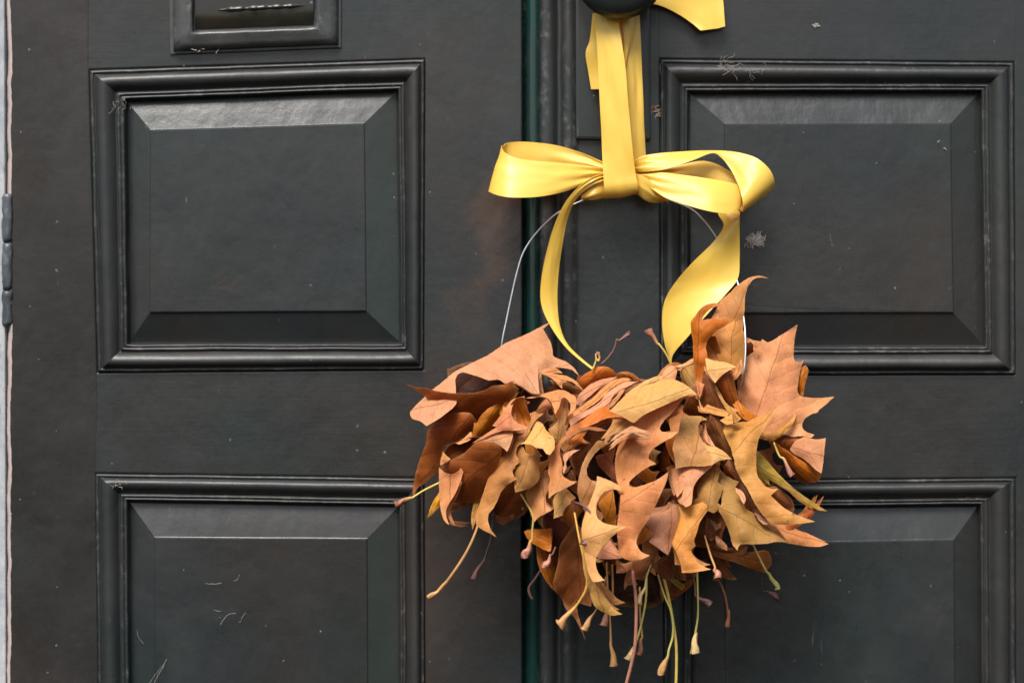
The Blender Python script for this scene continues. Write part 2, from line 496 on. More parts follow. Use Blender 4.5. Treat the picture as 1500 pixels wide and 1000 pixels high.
# left leaf boards
slab('stile', [(16, YT), (131, YT), (131, 103), (143, 545), (139, 693), (150, 1400), (150, YB), (16, YB)], M_dim_stile, left, soft=(2, 4))
slab('stile', [(622, YT), (765, YT), (765, YB), (624, YB), (624, 1400), (621, 700), (620, 541), (622, 87)], M_stile, left, soft=(1, 4, 6))
slab('rail', [(126, YT), (627, YT), (627, 86.8), (126, 103.2)], M_horz, left, d0=-35, d1=-0.5, soft=(2,))
slab('rail', [(137, 545), (626, 541), (627, 700), (133, 693)], M_horz, left, d0=-35, d1=-0.5, soft=(0, 2))
slab('rail', [(144, 1400), (630, 1400), (630, YB), (144, YB)], M_horz, left, d0=-35, d1=-0.5, soft=(0,))
framed(left, *LT, tint=True); framed(left, *LB, tint=True)
# right leaf boards
slab('stile', [(846, YT), (967, YT), (967, 87), (968, 549), (972, 704), (975, 1400), (975, YB), (846, YB)], M_vert, right, soft=(2, 4))
slab('stile', [(1485, YT), (1590, YT), (1590, YB), (1489, YB), (1489, 1400), (1487, 700), (1487, 548), (1485, 92)], M_vert, right, soft=(4, 6))
slab('rail', [(961, YT), (1491, YT), (1491, 92), (961, 87)], M_horz, right, d0=-35, d1=-0.5, soft=(2,))
slab('rail', [(962, 549), (1493, 548), (1493, 700), (966, 704)], M_horz, right, d0=-35, d1=-0.5, soft=(0, 2))
slab('rail', [(969, 1400), (1495, 1400), (1495, YB), (969, YB)], M_horz, right, d0=-35, d1=-0.5, soft=(0,))
framed(right, *RT); framed(right, *RB)

def vstrip(name, prof, mat, parent, y0=YT, y1=YB, n=160, wob=0.8, seed=0, rim=()):
    verts, faces = [], []
    for (x, h) in prof:
        for k in range(n+1):
            y = y0 + (y1-y0)*k/n
            wv = noise.noise(Vector((seed, y*0.02, x*0.02)))*wob + noise.noise(Vector((seed+4, y*0.08, x*0.1)))*wob*0.4
            verts.append(P(x + wv, y, h + wv*0.6))
    m = n+1
    for i in range(len(prof)-1):
        for k in range(n):
            faces.append((i*m+k, (i+1)*m+k, (i+1)*m+k+1, i*m+k+1))
    o = mk(name, verts, faces, mat, parent, smooth=True)
    fixn(o)
    rimattr(o, [v_ for q_ in range(len(prof)) for v_ in [1.0 if q_ in rim else 0.0]*(n+1)])
    return o
vstrip('rebate_edge', [(762, -26), (767, -25), (770, -20), (773, -14), (778, -11), (784, -11), (789, -13), (793, -20)], M_green, left, wob=0.6, rim=(1, 2, 6))
vstrip('meeting_bead', [(789.5, -30), (790, -6), (791.5, 2), (795, 6.5), (800, 7.5), (807, 6.5), (812, 3.5), (815, -3), (819, -4), (823, -1), (826, 5), (831, 8), (837, 7.6),
        (842, 4.5), (845, 1), (848, 0.4)], M_mould, right, wob=1.1, seed=3, rim=(2, 3, 4, 10, 11, 13))
# lock block under the knob
o = slab('lock_block', [(842, -160), (951, -160), (953, 207), (843, 205)], M_vert, right, d0=0.4, d1=9, bev=0.0022)

# letter plate on the left leaf
lp = slab('letter_plate', [(246, -120), (501, -126), (500, 71), (249, 81)], M_plate, left, d0=0.4, d1=3, bev=0.0009)
def ring_part(name, qo, qi, prof, mat, parent, n=14):
    verts, faces = [], []
    for t, h in prof:
        q = mixq(qo, qi, t)
        for s in range(4):
            for (x, y) in subdiv_side(q[s], q[(s+1) % 4], n)[:-1]:
                wv = noise.noise(Vector((x*0.04, y*0.04, t)))*0.9
                verts.append(P(x+wv*0.6, y+wv*0.6, h+wv*0.5))
    m = 4*n
    for i in range(len(prof)-1):
        for k in range(m):
            faces.append((i*m+k, i*m+(k+1) % m, (i+1)*m+(k+1) % m, (i+1)*m+k))
    o = mk(name, verts, faces, mat, parent, smooth=True); fixn(o)
    rimattr(o, [v_ for t, h in prof for v_ in [1.0 if (t > 0.75 and t < 0.98) or t == 0.06 else 0.2]*m]); return o
ring_part('rim', [(252, -114), (497, -119), (496, 66), (254, 76)], [(284, -84), (462, -87), (461, 39), (283, 46)],
          [(0, 2.6), (0.06, 9), (0.16, 14), (0.4, 16.5), (0.62, 17), (0.8, 19), (0.9, 19), (0.97, 14), (1.04, 2.8)], M_plate, lp)
def flap_part():
    q = [(285, -82), (460, -85), (459, 36), (286, 43)]; verts, faces = [], []; n = 12
    for i in range(n+1):
        t = i/n; d = 17 - 13*t + 2.5*math.sin(t*9.0)  # tilted to face down, so the slot's shade is put into the shape
        for k in range(n+1):
            u_ = k/n
            x = (q[0][0]*(1-t)+q[3][0]*t)*(1-u_) + (q[1][0]*(1-t)+q[2][0]*t)*u_
            y = (q[0][1]*(1-t)+q[3][1]*t)*(1-u_) + (q[1][1]*(1-t)+q[2][1]*t)*u_
            verts.append(P(x, y, d + noise.noise(Vector((x*.05, y*.05, 1)))*0.8))
    for i in range(n):
        for k in range(n):
            faces.append((i*(n+1)+k, i*(n+1)+k+1, (i+1)*(n+1)+k+1, (i+1)*(n+1)+k))
    o = mk('flap', verts, faces, M_flap, lp, smooth=True); fixn(o); return o
flap_part()
# raised bar and worn lettering ridge on the flap
def lump_bar(x0, y0, x1, y1, r, mat, parent, name, d):
    verts, faces = [], []; n, k = 40, 8
    for i in range(n+1):
        t = i/n; x = x0+(x1-x0)*t; y = y0+(y1-y0)*t
        rr = r*(0.75+0.5*noise.noise(Vector((x*0.09, 2.0, 0))))*min(1, 6*t+0.1, 6*(1-t)+0.1)
        for j in range(k):
            an = 2*math.pi*j/k
            verts.append(P(x, y+math.cos(an)*rr, d+math.sin(an)*rr))
    for i in range(n):
        for j in range(k):
            faces.append((i*k+j, i*k+(j+1) % k, (i+1)*k+(j+1) % k, (i+1)*k+j))
    o = mk(name, verts, faces, mat, parent, smooth=True); fixn(o); return o
lump_bar(318, 15, 446, 8, 4.5, M_flap, lp, 'finger_bar', 10)

# white frame, hinge and filler at the left, plain frame at the right
jl = slab('door_frame', [(-260, YT), (5, YT), (9, YB), (-260, YB)], M_white, None, d0=-60, d1=-2, bev=0.001)
jl['kind'] = 'structure'
jr = slab('door_frame', [(1594, YT), (1860, YT), (1860, YB), (1594, YB)], M_white, None, d0=-60, d1=-2, bev=0.001)
jr['kind'] = 'structure'
vstrip('filler_strip', [(10.5, -14), (12, -4), (13.2, -1), (14.8, 0.3), (16.6, 0.2)], M_filler, left, wob=2.8, seed=8, n=420)
def hinge(y0, y1):
    h = None
    n = 4; segs = [(y0, y0+70), (y0+72, y0+140), (y0+142, y1)]
    for i, (a, b) in enumerate(segs):
        verts, faces = [], []; k = 14; m = 12
        for s in range(m+1):
            y = a+(b-a)*s/m
            rr = 6.5*(0.9 if s in (0, m) else 1.0)
            for j in range(k):
                an = 2*math.pi*j/k
                wv = noise.noise(Vector((j*0.9, y*0.08, i)))*2.2
                verts.append(P(10.5+math.cos(an)*(rr*1.15+wv), y, -1.0+math.sin(an)*(rr+wv)))
        for s in range(m):
            for j in range(k):
                faces.append((s*k+j, s*k+(j+1) % k, (s+1)*k+(j+1) % k, (s+1)*k+j))
        faces += [tuple(range(k)), tuple(m*k+j for j in range(k))]
        if h is None:
            h = mk('hinge', verts, faces, M_hinge, left, smooth=True); o = h
        else:
            o = mk('knuckle', verts, faces, M_hinge, h, smooth=True)
        fixn(o)
        rimattr(o, [1.0]*len(verts))
hinge(284, 476)

# knob
def lathe(name, cx, cy, prof, mat, parent, k=48):
    verts, faces = [], []
    c = P(cx, cy, 85)
    for r, d in prof:
        for j in range(k):
            an = 2*math.pi*j/k
            verts.append(Vector((c.x+math.cos(an)*r*U, -d*U, c.z+math.sin(an)*r*U)))
    for i in range(len(prof)-1):
        for j in range(k):
            faces.append((i*k+j, i*k+(j+1) % k, (i+1)*k+(j+1) % k, (i+1)*k+j))
    faces.append(tuple((len(prof)-1)*k+j for j in range(k)))
    o = mk(name, verts, faces, mat, parent, smooth=True); fixn(o); return o
kp = [(24, 40), (24, 62), (34, 66), (48, 70), (58, 75), (63, 82), (65, 90), (63, 99), (57, 106), (46, 111), (31, 114), (12, 115.5), (1, 115.8)]
kn = lathe('door_knob', 907, -37, kp, M_knob, right)
lathe('rose', 907, -30, [(40, 9), (40, 12), (36, 16), (28, 18), (23, 22), (22, 40), (23.5, 41)], M_knob, kn)

# ------------------------------------------------------------------ yellow ribbon
bow = thing('ribbon_bow', 'yellow satin ribbon tied in a bow and looped over the door knob', 'ribbon')
def ribbon(name, secs, n=8, m=14, th=0.00035, crown=0.0, ripple=0.0, seed=0, pinch=(0, 0)):
    """secs: list of (ax,ay,ad, bx,by,bd): the two edges of the ribbon along its run"""
    a = catmull([s[:3] for s in secs], n); b = catmull([s[3:] for s in secs], n)
    verts, faces, uvs = [], [], []
    L = len(a); run = 0.0
    for i in range(L):
        pa, pb = P(*a[i]), P(*b[i])
        if i: run += ((P(*a[i-1])+P(*b[i-1]))/2-(pa+pb)/2).length
        t = i/(L-1)
        j2 = min(i+1, L-1); j1 = max(i-1, 0)
        tan = (P(*a[j2])+P(*b[j2])-P(*a[j1])-P(*b[j1]))
        nor = tan.cross(pb-pa)
        nor = nor.normalized() if nor.length > 1e-9 else Vector((0, -1, 0))
        if nor.y > 0: nor = -nor
        for j in range(m+1):
            s = j/m
            v = pa.lerp(pb, s)
            h = crown*math.sin(math.pi*s)
            h += ripple*noise.noise(Vector((s*2.2+seed, run*28, seed*3.1)))
            pa_ = pinch[0]*math.exp(-(t/0.13)**2) + pinch[1]*math.exp(-((1-t)/0.13)**2)
            h += pa_*math.cos(s*math.pi*5.0+seed+2.5*t) + 0.35*ripple*noise.noise(Vector((s*6.5+seed, run*60, 7.7)))
            verts.append(v + nor*h*U)
            uvs.append((s*0.026, run))
    w_ = m+1
    for i in range(L-1):
        for j in range(m):
            faces.append((i*w_+j, i*w_+j+1, (i+1)*w_+j+1, (i+1)*w_+j))
    o = mk(name, verts, faces, M_rib, bow, smooth=True, uvs=uvs)
    md = o.modifiers.new('thick', 'SOLIDIFY'); md.thickness = th; md.offset = 0; es = o.modifiers.new('crisp', 'EDGE_SPLIT'); es.split_angle = math.radians(55)
    return o

ribbon('back_strap', [(900, -20, 44, 935, -20, 44), (903, 26, 52, 937, 24, 50), (914, 100, 56, 940, 100, 50), (919, 170, 57, 943, 170, 50),
                      (922, 235, 54, 946, 233, 48), (922, 262, 48, 946, 258, 44)], crown=2.0, ripple=3, seed=2)
ribbon('strap_fold', [(912, 5, 56, 930, 5, 52), (912, 30, 60, 929, 30, 54), (914, 55, 62, 926, 58, 56), (914, 78, 62, 920, 80, 58), (913, 98, 60, 914.5, 98, 59)], crown=3)
ribbon('front_strap', [(880, -22, 46, 908, -22, 46), (872, 24, 60, 906, 28, 72), (874, 60, 66, 911, 64, 82), (876.5, 105, 70, 917, 108, 86), (880, 170, 74, 922, 170, 88), (882, 225, 78, 927, 222, 88),
                       (884, 258, 82, 931, 254, 84), (885, 276, 82, 934, 270, 84), (886, 287, 74, 935.5, 280, 78), (887, 290, 60, 935, 283, 62), (888, 286, 46, 933, 280, 46), (888, 272, 38, 930, 268, 38)],
       crown=2.5, ripple=2.5, seed=1)
ribbon('left_loop', [(890, 248, 56, 890, 262, 60), (868, 244.5, 66, 864, 267, 72), (835, 240, 78, 828, 280, 88), (795, 237, 84, 790, 288, 100), (760, 233, 84, 752, 290, 102), (743, 226, 80, 731, 287, 94), (736, 217, 70, 719, 282, 80),
                     (738, 212, 56, 717, 280, 64), (748, 208.5, 46, 726, 272, 50), (775, 208, 40, 760, 266, 40), (815, 213, 38, 810, 266, 36), (852, 224, 42, 850, 264, 40), (888, 240, 50, 888, 258, 48)], n=10, crown=2, ripple=2.5, pinch=(3.2, 3.0), seed=5)
ribbon('right_front_loop', [(926, 256, 60, 930, 264, 64), (945, 254, 68, 950, 274, 76), (970, 253, 76, 975, 290, 88), (1005, 257, 82, 1010, 302, 100), (1040, 262, 86, 1042, 310.5, 106), (1068, 267, 84, 1066, 312.5, 102), (1084, 272, 74, 1082, 307, 92),
                            (1089, 275, 60, 1088.5, 297, 72), (1084, 266, 50, 1082, 292, 54), (1066, 249, 44, 1062, 290, 46), (1032, 236, 42, 1030, 280, 42), (985, 244, 44, 985, 274, 44), (930, 250, 50, 930, 266, 50)], n=10, crown=2, ripple=2, pinch=(3.2, 3.0), seed=9)
ribbon('right_top_loop', [(926, 240, 60, 926, 250, 64), (942, 230, 62, 944, 250, 74), (968, 225, 62, 974, 247, 80), (1003, 222.5, 60, 1012, 236, 76), (1035, 220.5, 56, 1042, 225.5, 66), (1062, 221, 58, 1056, 231, 64), (1088, 225, 68, 1070, 248, 70),
                          (1110, 233, 78, 1081, 270, 84), (1127, 248, 82, 1087, 290, 96), (1134, 265, 76, 1089, 305, 94), (1131, 277, 62, 1089, 309, 78), (1118, 285, 52, 1085, 309, 60), (1100, 288, 46, 1078, 300, 50)], n=10, crown=1.5, ripple=1.5, pinch=(3.2, 3.0), seed=12)
ribbon('right_tail', [(1062, 296, 46, 1086, 290, 46), (1052, 312, 44, 1084.5, 308, 52), (1060, 330, 52, 1083, 318, 62), (1046, 353, 62, 1083.5, 345, 60), (1012, 387, 64, 1083.5, 376, 56), (986, 418, 54, 1081, 407, 60), (973, 443, 44, 1062, 432, 70),
                      (970, 473, 38, 1036, 460, 74), (974, 504, 38, 1008, 493, 66), (980, 524, 40, 986, 521, 50), (984, 545, 42, 986, 545, 44)], n=10, crown=2, ripple=1.5, seed=15)
ribbon('left_tail', [(895, 252, 66, 893, 266, 60), (868, 259, 84, 880, 268, 76), (846, 275, 86, 857, 280, 80), (826, 300, 80, 842, 295, 76), (811, 333, 72, 832, 318, 68), (800, 372, 64, 825, 352, 60), (793, 410, 58, 819, 390, 52), (792, 440, 56, 816.5, 425, 48),
                     (799, 464, 58, 817, 455, 48), (814, 490, 66, 821, 480, 54), (836, 516, 80, 832, 505, 66), (866, 540, 92, 858, 530, 82), (880, 548, 94, 874, 542, 88)], n=10, crown=1.5, ripple=1, pinch=(2.2, 0), seed=19)
ribbon('knot_fold', [(892, 262, 46, 894, 288, 44), (876, 270, 58, 880, 291, 56), (862, 279, 60, 866, 293, 58), (852, 287, 52, 856, 292, 50)], crown=4, ripple=3, seed=22)
ribbon('knot_fold', [(924, 252, 66, 926, 276, 58), (938, 256, 76, 938, 288, 64), (950, 263, 80, 949, 295, 66), (964, 277, 76, 962, 297, 64), (980, 291, 62, 977, 295, 56)], crown=4, ripple=3, seed=25)
ribbon('tail_end', [(900, -70, 30, 905, -10, 30), (940, -76, 26, 935, 2, 26), (985, -80, 22, 965, 8, 20), (1032, -60, 18, 992, 20, 18), (1056, -15, 16, 1012, 33, 20), (1062, 39.5, 20, 1026, 45, 24)], crown=-3, ripple=4, seed=30)
ribbon('tail_end', [(868, 20, 36, 890, 20, 36), (864, 58, 30, 884, 50, 34), (858, 78, 28, 886, 76, 36), (862, 106, 26, 888, 105, 36), (866, 131, 28, 889, 131, 38)], n=6, crown=1, seed=33)

# ------------------------------------------------------------------ leaf wreath
wreath = thing('leaf_wreath', 'wire hoop wreath strung with dry orange brown plane leaves under the bow', 'wreath')
def tube(name, pts, rad, mat, parent, k=10, n=6, closed=False, cols=None, cup=None, wob=0.0, open_end=False):
    """pts rows (x,y,d) px; rad: one radius or one per point (px)"""
    rows = np.array(pts, float)
    r = np.array(rad if hasattr(rad, '__len__') else [rad]*len(rows), float)
    full = catmull(np.column_stack([rows, r]), n, closed)
    cc = catmull(np.array(cols, float), n, closed) if cols is not None else None
    cen = [P(*q[:3]) for q in full]; rr = [max(q[3], 0.15)*U for q in full]
    verts, faces, vc = [], [], []
    L = len(cen); up = None
    for i in range(L):
        a = cen[i-1] if (i or closed) else cen[0]; b = cen[(i+1) % L] if (i < L-1 or closed) else cen[-1]
        t = (b-a).normalized()
        if up is None:
            up = t.orthogonal().normalized()
        up = (up - t*up.dot(t)).normalized(); sd_ = t.cross(up)
        for j in range(k):
            an = 2*math.pi*j/k
            q = 1.0 + wob*noise.noise(Vector((math.cos(an)*1.1, math.sin(an)*1.1+i*0.12, L*0.37+rr[0]*9e4)))*2.0*min(1.0, rr[i]/(3.2*U))
            verts.append(cen[i] + (up*math.cos(an) + sd_*math.sin(an))*rr[i]*q)
            if cc is not None: vc.append(tuple(np.clip(cc[i], 0, 1)))
    if open_end:      # turn the lip inwards to make a hollow socket
        t = (cen[-1]-cen[-2]).normalized()
        for f_, dn, dk in ((0.80, 0.0, 1.0), (0.62, -0.9, 0.45), (0.2, -1.5, 0.25)):
            for j in range(k):
                v = verts[(L-1)*k+j]
                verts.append(cen[-1] + (v-cen[-1])*f_ + t*rr[-1]*dn)
                if cc is not None: vc.append(tuple(np.clip(cc[-1]*dk, 0, 1)))
        L += 3
    for i in range(L if closed else L-1):
        for j in range(k):
            i2 = (i+1) % L
            faces.append((i*k+j, i*k+(j+1) % k, i2*k+(j+1) % k, i2*k+j))
    if not closed:
        faces.append(tuple(range(k))); faces.append(tuple((L-1)*k+j for j in range(k)))
    o = mk(name, verts, faces, mat, parent, smooth=True)
    if cc is not None:
        at = o.data.color_attributes.new('Col', 'FLOAT_COLOR', 'POINT')
        for i, c in enumerate(vc): at.data[i].color = (*c, 1)
    fixn(o)
    return o

WIRE = [(735, 505, 62), (742, 468, 58), (750, 430, 54), (757, 400, 52), (766, 371, 50), (781, 347, 48), (800, 326, 47), (822, 309, 46), (862, 291, 44), (910, 284, 42), (960, 288, 44), (1008, 304, 46),
        (1029, 321, 50), (1046, 343, 52), (1066, 378, 54), (1080, 412, 60), (1087, 448, 84), (1091.5, 486, 108), (1091.5, 525, 122), (1086, 557, 122), (1066, 600, 84), (1028, 640, 34), (970, 664, 12), (910, 668, 10), (850, 655, 12), (790, 618, 26), (750, 570, 50), (736, 535, 58)]
tube('wire_hoop', WIRE, 1.35, M_wire, wreath, k=10, n=5, closed=True)

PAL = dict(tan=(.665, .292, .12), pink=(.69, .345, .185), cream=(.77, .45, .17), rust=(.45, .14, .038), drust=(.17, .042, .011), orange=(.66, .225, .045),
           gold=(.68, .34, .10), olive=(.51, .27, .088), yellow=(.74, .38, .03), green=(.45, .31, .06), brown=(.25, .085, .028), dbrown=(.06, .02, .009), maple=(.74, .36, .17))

def outline(pts, step=3.2):
    """smooth a traced outline but keep its points sharp"""
    p = np.array(pts, float); m = len(p)
    corner = []
    for i in range(m):
        a = p[i]-p[i-1]; b = p[(i+1) % m]-p[i]
        c = np.dot(a, b)/(np.linalg.norm(a)*np.linalg.norm(b)+1e-9)
        corner.append(c < 0.35)
    out = []
    for i in range(m):
        b, c = p[i], p[(i+1) % m]
        a = p[i-1] if not corner[i] else 2*b-c
        d = p[(i+2) % m] if not corner[(i+1) % m] else 2*c-b
        L = np.linalg.norm(c-b); k = max(1, int(round(L/step)))
        for q in range(k):
            t = q/k
            tq = 0.5*((2*b)+(-a+c)*t+(2*a-5*b+4*c-d)*t*t+(-a+3*b-3*c+d)*t**3)
            lin = b+(c-b)*t
            jx = noise.noise(Vector((tq[0]*.31, tq[1]*.31, 3.7)))*0.55; jy = noise.noise(Vector((tq[0]*.31, tq[1]*.31, 9.1)))*0.55
            out.append(tq*0.65+lin*0.35+np.array((jx, jy)))
    return np.array(out)

def inside(pt, poly):
    x, y = pt; x0, y0 = poly[:, 0], poly[:, 1]; x1, y1 = np.roll(x0, -1), np.roll(y0, -1)
    c = ((y0 > y) != (y1 > y)) & (x < (x1-x0)*(y-y0)/(y1-y0+1e-12)+x0)
    return np.count_nonzero(c) % 2 == 1

def fill_mesh(poly, sp):
    """triangulate with interior points; returns verts2d, faces, boundary flags, phi (0 edge..1 middle)"""
    lo, hi = poly.min(0), poly.max(0); pts = [tuple(q) for q in poly]; nb = len(pts)
    row = 0; y = lo[1]
    while y < hi[1]:
        x = lo[0] + (sp/2 if row % 2 else 0)
        while x < hi[0]:
            q = np.array((x, y))
            if inside(q, poly):
                a = poly; b = np.roll(poly, -1, 0); ab = b-a
                t = np.clip(((q-a)*ab).sum(1)/((ab*ab).sum(1)+1e-9), 0, 1)
                if np.min(np.linalg.norm(a+ab*t[:, None]-q, axis=1)) > sp*0.55:
                    pts.append((x, y))
            x += sp
        y += sp*0.87; row += 1
    ed = [(i, (i+1) % nb) for i in range(nb)]
    r = delaunay_2d_cdt([Vector(q) for q in pts], ed, [], 1, 1e-5)
    v = np.array([tuple(q) for q in r[0]]); f = [tuple(t) for t in r[2]]
    N = len(v); cnt = {}
    for t in f:
        for i in range(3):
            e = tuple(sorted((t[i], t[(i+1) % 3]))); cnt[e] = cnt.get(e, 0)+1
    bnd = np.zeros(N, bool)
    A = np.zeros((N, N))
    for (i, j), c in cnt.items():
        if c == 1: bnd[i] = bnd[j] = True
        A[i, j] = A[j, i] = 1
    deg = A.sum(1); free = ~bnd & (deg > 0)
    phi = np.zeros(N)
    if free.any():
        Lm = np.diag(deg)-A
        idx = np.where(free)[0]
        phi[idx] = np.linalg.solve(Lm[np.ix_(idx, idx)], np.ones(len(idx)))
        phi /= phi.max()
    return v, f, bnd, np.sqrt(phi)

LEAVES = []
# hollows of the bunch that stay open and dark
HOLES = [(808, 620, 16), (806, 558, 10), (838, 678, 9), (874, 682, 12), (945, 702, 7), (1004, 652, 5), (1066, 692, 7), (700, 628, 8), (775, 658, 5), (1042, 575, 8), (1000, 592, 8), (940, 805, 5), (820, 770, 8)]
def zd(d): return 40+(d-40)*1.25 if d > 40 else d
def leaf(col, d0, gx, gy, bulge, spec, cyl=None, seed=None, rib=None, jit=0.12, sp=4.6, echo=True):
    pts = [tuple(float(k) for k in s.split(',')) for s in spec.split()]
    d0 = zd(d0); gx *= 1.4; gy *= 1.4
    if gy >= 0 and col in ('tan', 'cream', 'pink', 'gold', 'olive', 'maple'): gy += 0.14
    poly = outline(pts)
    sd0 = len(LEAVES) if seed is None else seed
    rnd = random.Random(sd0*13+5)
    v, f, bnd, phi = fill_mesh(poly, sp)
    c = poly.mean(0)
    q = v-c
    ext = max(np.ptp(poly[:, 0]), np.ptp(poly[:, 1]))
    lin = phi*phi
    d = d0 + gx*q[:, 0] + gy*q[:, 1] + bulge*(0.2*phi + 0.9*lin) - bulge*0.4
    if not cyl and ext > 24:
        cyl = (rnd.choice((0, 20, 45, -25, 70)), rnd.choice((1, 1, 1, -1))*ext*rnd.uniform(.03, .085))
    if cyl:
        an = math.radians(cyl[0]); s = q[:, 0]*math.cos(an)+q[:, 1]*math.sin(an)
        s = (s-s.min())/(np.ptp(s)+1e-9)
        d += cyl[1]*(0.6-(2*s-1)**2)
    amp = min(7.0, ext*0.05)
    for i in range(len(v)):
        d[i] += amp*noise.noise(Vector((v[i][0]*0.035, v[i][1]*0.035, sd0*1.7)))
        d[i] += amp*0.15*noise.noise(Vector((v[i][0]*0.1, v[i][1]*0.1, sd0*2.3)))
    d = np.maximum(d, 3.0)
    # midrib direction for the veins
    if rib:
        r0, r1 = np.array(rib[0], float), np.array(rib[1], float)
    else:
        ev, evec = np.linalg.eigh(np.cov((poly-c).T)); ax = evec[:, 1]
        pr = (poly-c)@ax
        i1 = int(np.argmax(np.abs(pr))); r1 = poly[i1]; r0 = c-(r1-c)*0.8
    e = (r1-r0)/np.linalg.norm(r1-r0); pe = np.array((-e[1], e[0]))
    uvs = [(float(((p_-r0)@e))*U, float(((p_-r0)@pe))*U) for p_ in v]
    vp = np.abs((v-r0)@pe)
    d = d + np.where(np.array([rnd.random()]) < 0.75, -1, 1)*rnd.uniform(.10, .30)*(np.minimum(vp, 40)-8)     # creased along the midrib
    tw = rnd.uniform(-.006, .006)
    d = np.maximum(d + tw*((v-c)@e)*((v-c)@pe), 3.0)
    o = mk('leaf', [P(v[i][0], v[i][1], d[i]) for i in range(len(v))], f, M_leaf, wreath, smooth=True, uvs=uvs)
    at = o.data.attributes.new('rim', 'FLOAT', 'POINT')
    at.data.foreach_set('value', np.clip(1-phi*1.15, 0, 1).astype(np.float32))
    fixn(o)
    md = o.modifiers.new('thick', 'SOLIDIFY'); md.thickness = 0.00022; md.offset = 0; es = o.modifiers.new('crisp', 'EDGE_SPLIT'); es.split_angle = math.radians(55)
    b = PAL[col]; j = lambda: 1+rnd.uniform(-jit, jit)
    g = j()
    o.color = (min(1, b[0]*g), min(1, b[1]*g*(1+rnd.uniform(-.05, .05))), min(1, b[2]*g*j()), 1)
    LEAVES.append((o, c, d0))
    # the next leaf on the wire, lying close behind and shifted towards the middle of the bunch
    if echo and 26 < ext < 130 and d0 > 95:
        r2 = random.Random(sd0*7+3)
        to = np.array((912., 668.))-c; to /= np.linalg.norm(to)+1e-6
        for kk in range(2 if (ext > 34 and r2.random() < .5) else 1):
            an = r2.uniform(-.12, .12); sc_ = r2.uniform(.93, 1.0); ca, sa = math.cos(an)*sc_, math.sin(an)*sc_
            sh = to*r2.uniform(3.0, 5.0)*(kk+1) + np.array((r2.uniform(-2.5, 2.5), r2.uniform(-2.5, 2.5)))
            if any(np.min(np.hypot(v[:, 0]+sh[0]-hx, v[:, 1]+sh[1]-hy)) < hr for hx, hy, hr in HOLES): continue
            verts2 = []
            for i in range(len(v)):
                qx, qy = v[i]-c
                verts2.append(P(c[0]+ca*qx-sa*qy+sh[0], c[1]+sa*qx+ca*qy+sh[1], max(4, d[i]-14*(kk+1)-0.10*abs(qx)+3*noise.noise(Vector((qx*.05, qy*.05, sd0*3.3))))))
            o2 = mk('leaf', verts2, f, M_leaf, wreath, smooth=True, uvs=uvs)
            at = o2.data.attributes.new('rim', 'FLOAT', 'POINT')
            at.data.foreach_set('value', np.clip(1-phi*1.15, 0, 1).astype(np.float32))
            fixn(o2)
            md = o2.modifiers.new('thick', 'SOLIDIFY'); md.thickness = 0.00022; md.offset = 0; es = o2.modifiers.new('crisp', 'EDGE_SPLIT'); es.split_angle = math.radians(55)
            mixc = PAL[r2.choice(('tan', 'rust', 'orange', 'pink', 'brown'))]
            o2.color = (*[min(1, (b[k]*.45+mixc[k]*.55)*.9) for k in range(3)], 1)
            LEAVES.append((o2, c, d0-14*(kk+1)))
    return o

# --- left side
leaf('dbrown', 66, 0, .2, 4, "655,540 690,530 740,545 790,540 800,580 770,620 700,630 660,600")  # dark sheet behind the notch, whose shade is put into its colour
leaf('pink', 100, .02, .42, 8, "806,472 797,476 770,490 740,503 715,520 690,532 665,545 650,558 638,567 622,581 601,603 604,613 616,617 625,624 649,609 668,592 668,575 667,556 671,548 678,545 695,550 708,554 716,557 731,556 742,562 770,560 790,545 800,542 815,538.5 825,539 838,542 848,550 842,540 830,530 811,522 809,510 806,500 800,490 795.5,482", rib=((845, 530), (640, 590)), sp=5)
leaf('rust', 128, .1, -.55, 6, "593,561 600,564 610,567 625,569 640,572.5 655,575 670,576 695,575 710,571 722,565 738,563 750,558 760,570 745,590 715,610 690,622 670,615 655,611 648,607 638,600 630,591 622,580 614,575 605,569", rib=((740, 585), (600, 564)))
leaf('rust', 92, .35, -.25, 6, "650,608 640,615 628,627 625,637 625,648 618,664 611,685 607,703 604,722 606,727 612,714 622,708 632,698 641,690 645,680 647,665 652,652 672,645 700,620 690,605 668,604", rib=((680, 620), (605, 722)))
leaf('orange', 122, -.3, -.35, 5, "694.5,618 698,620 705,608 715,598 725,593 735,588 742,592 736,605 728,616 718,630 700,645 686,655 690,640 693,630")
leaf('yellow', 134, .2, -.2, 3, "732,602 738,591 745,580 752,574.5 758,572.5 751,582 745,592 739,603 733,610")
leaf('drust', 118, -.2, -.4, -8, "646,681 646,670 651,660 657,652 665,648 672,649 690,640 705,640 692,656 680,664 660,675")
leaf('tan', 126, 0, .5, 3, "668,649 678,643 690,632 692,640 686,646 673,650.5")
leaf('tan', 134, .2, .3, 3, "645,682 646,671 650,662 653,666 660,672.5 652,678")
leaf('rust', 138, .25, -.45, 8, "645,683.5 660,674 680,663 697,648 710,645 724,648 735,655 732,675 722,700 716,722 702,735 684,736 666,736 658,738 664,720 675,697 655,695", rib=((735, 660), (650, 735)))
leaf('tan', 148, .1, .1, -5, "643,684 650,691 660,695 672,689 680,678 683.5,670 680,686 674,706 668,720 661,732 655,742 653,750 655,760 658.5,768.5 652,764 647,752 644,735 643,710", rib=((660, 690), (657, 768)))
leaf('pink', 158, .3, .55, 6, "692,649 705,640 718,632 730,628 752,630 751,640 747,652 743,661.5 737,656 727,649 715,646 703,645.5")
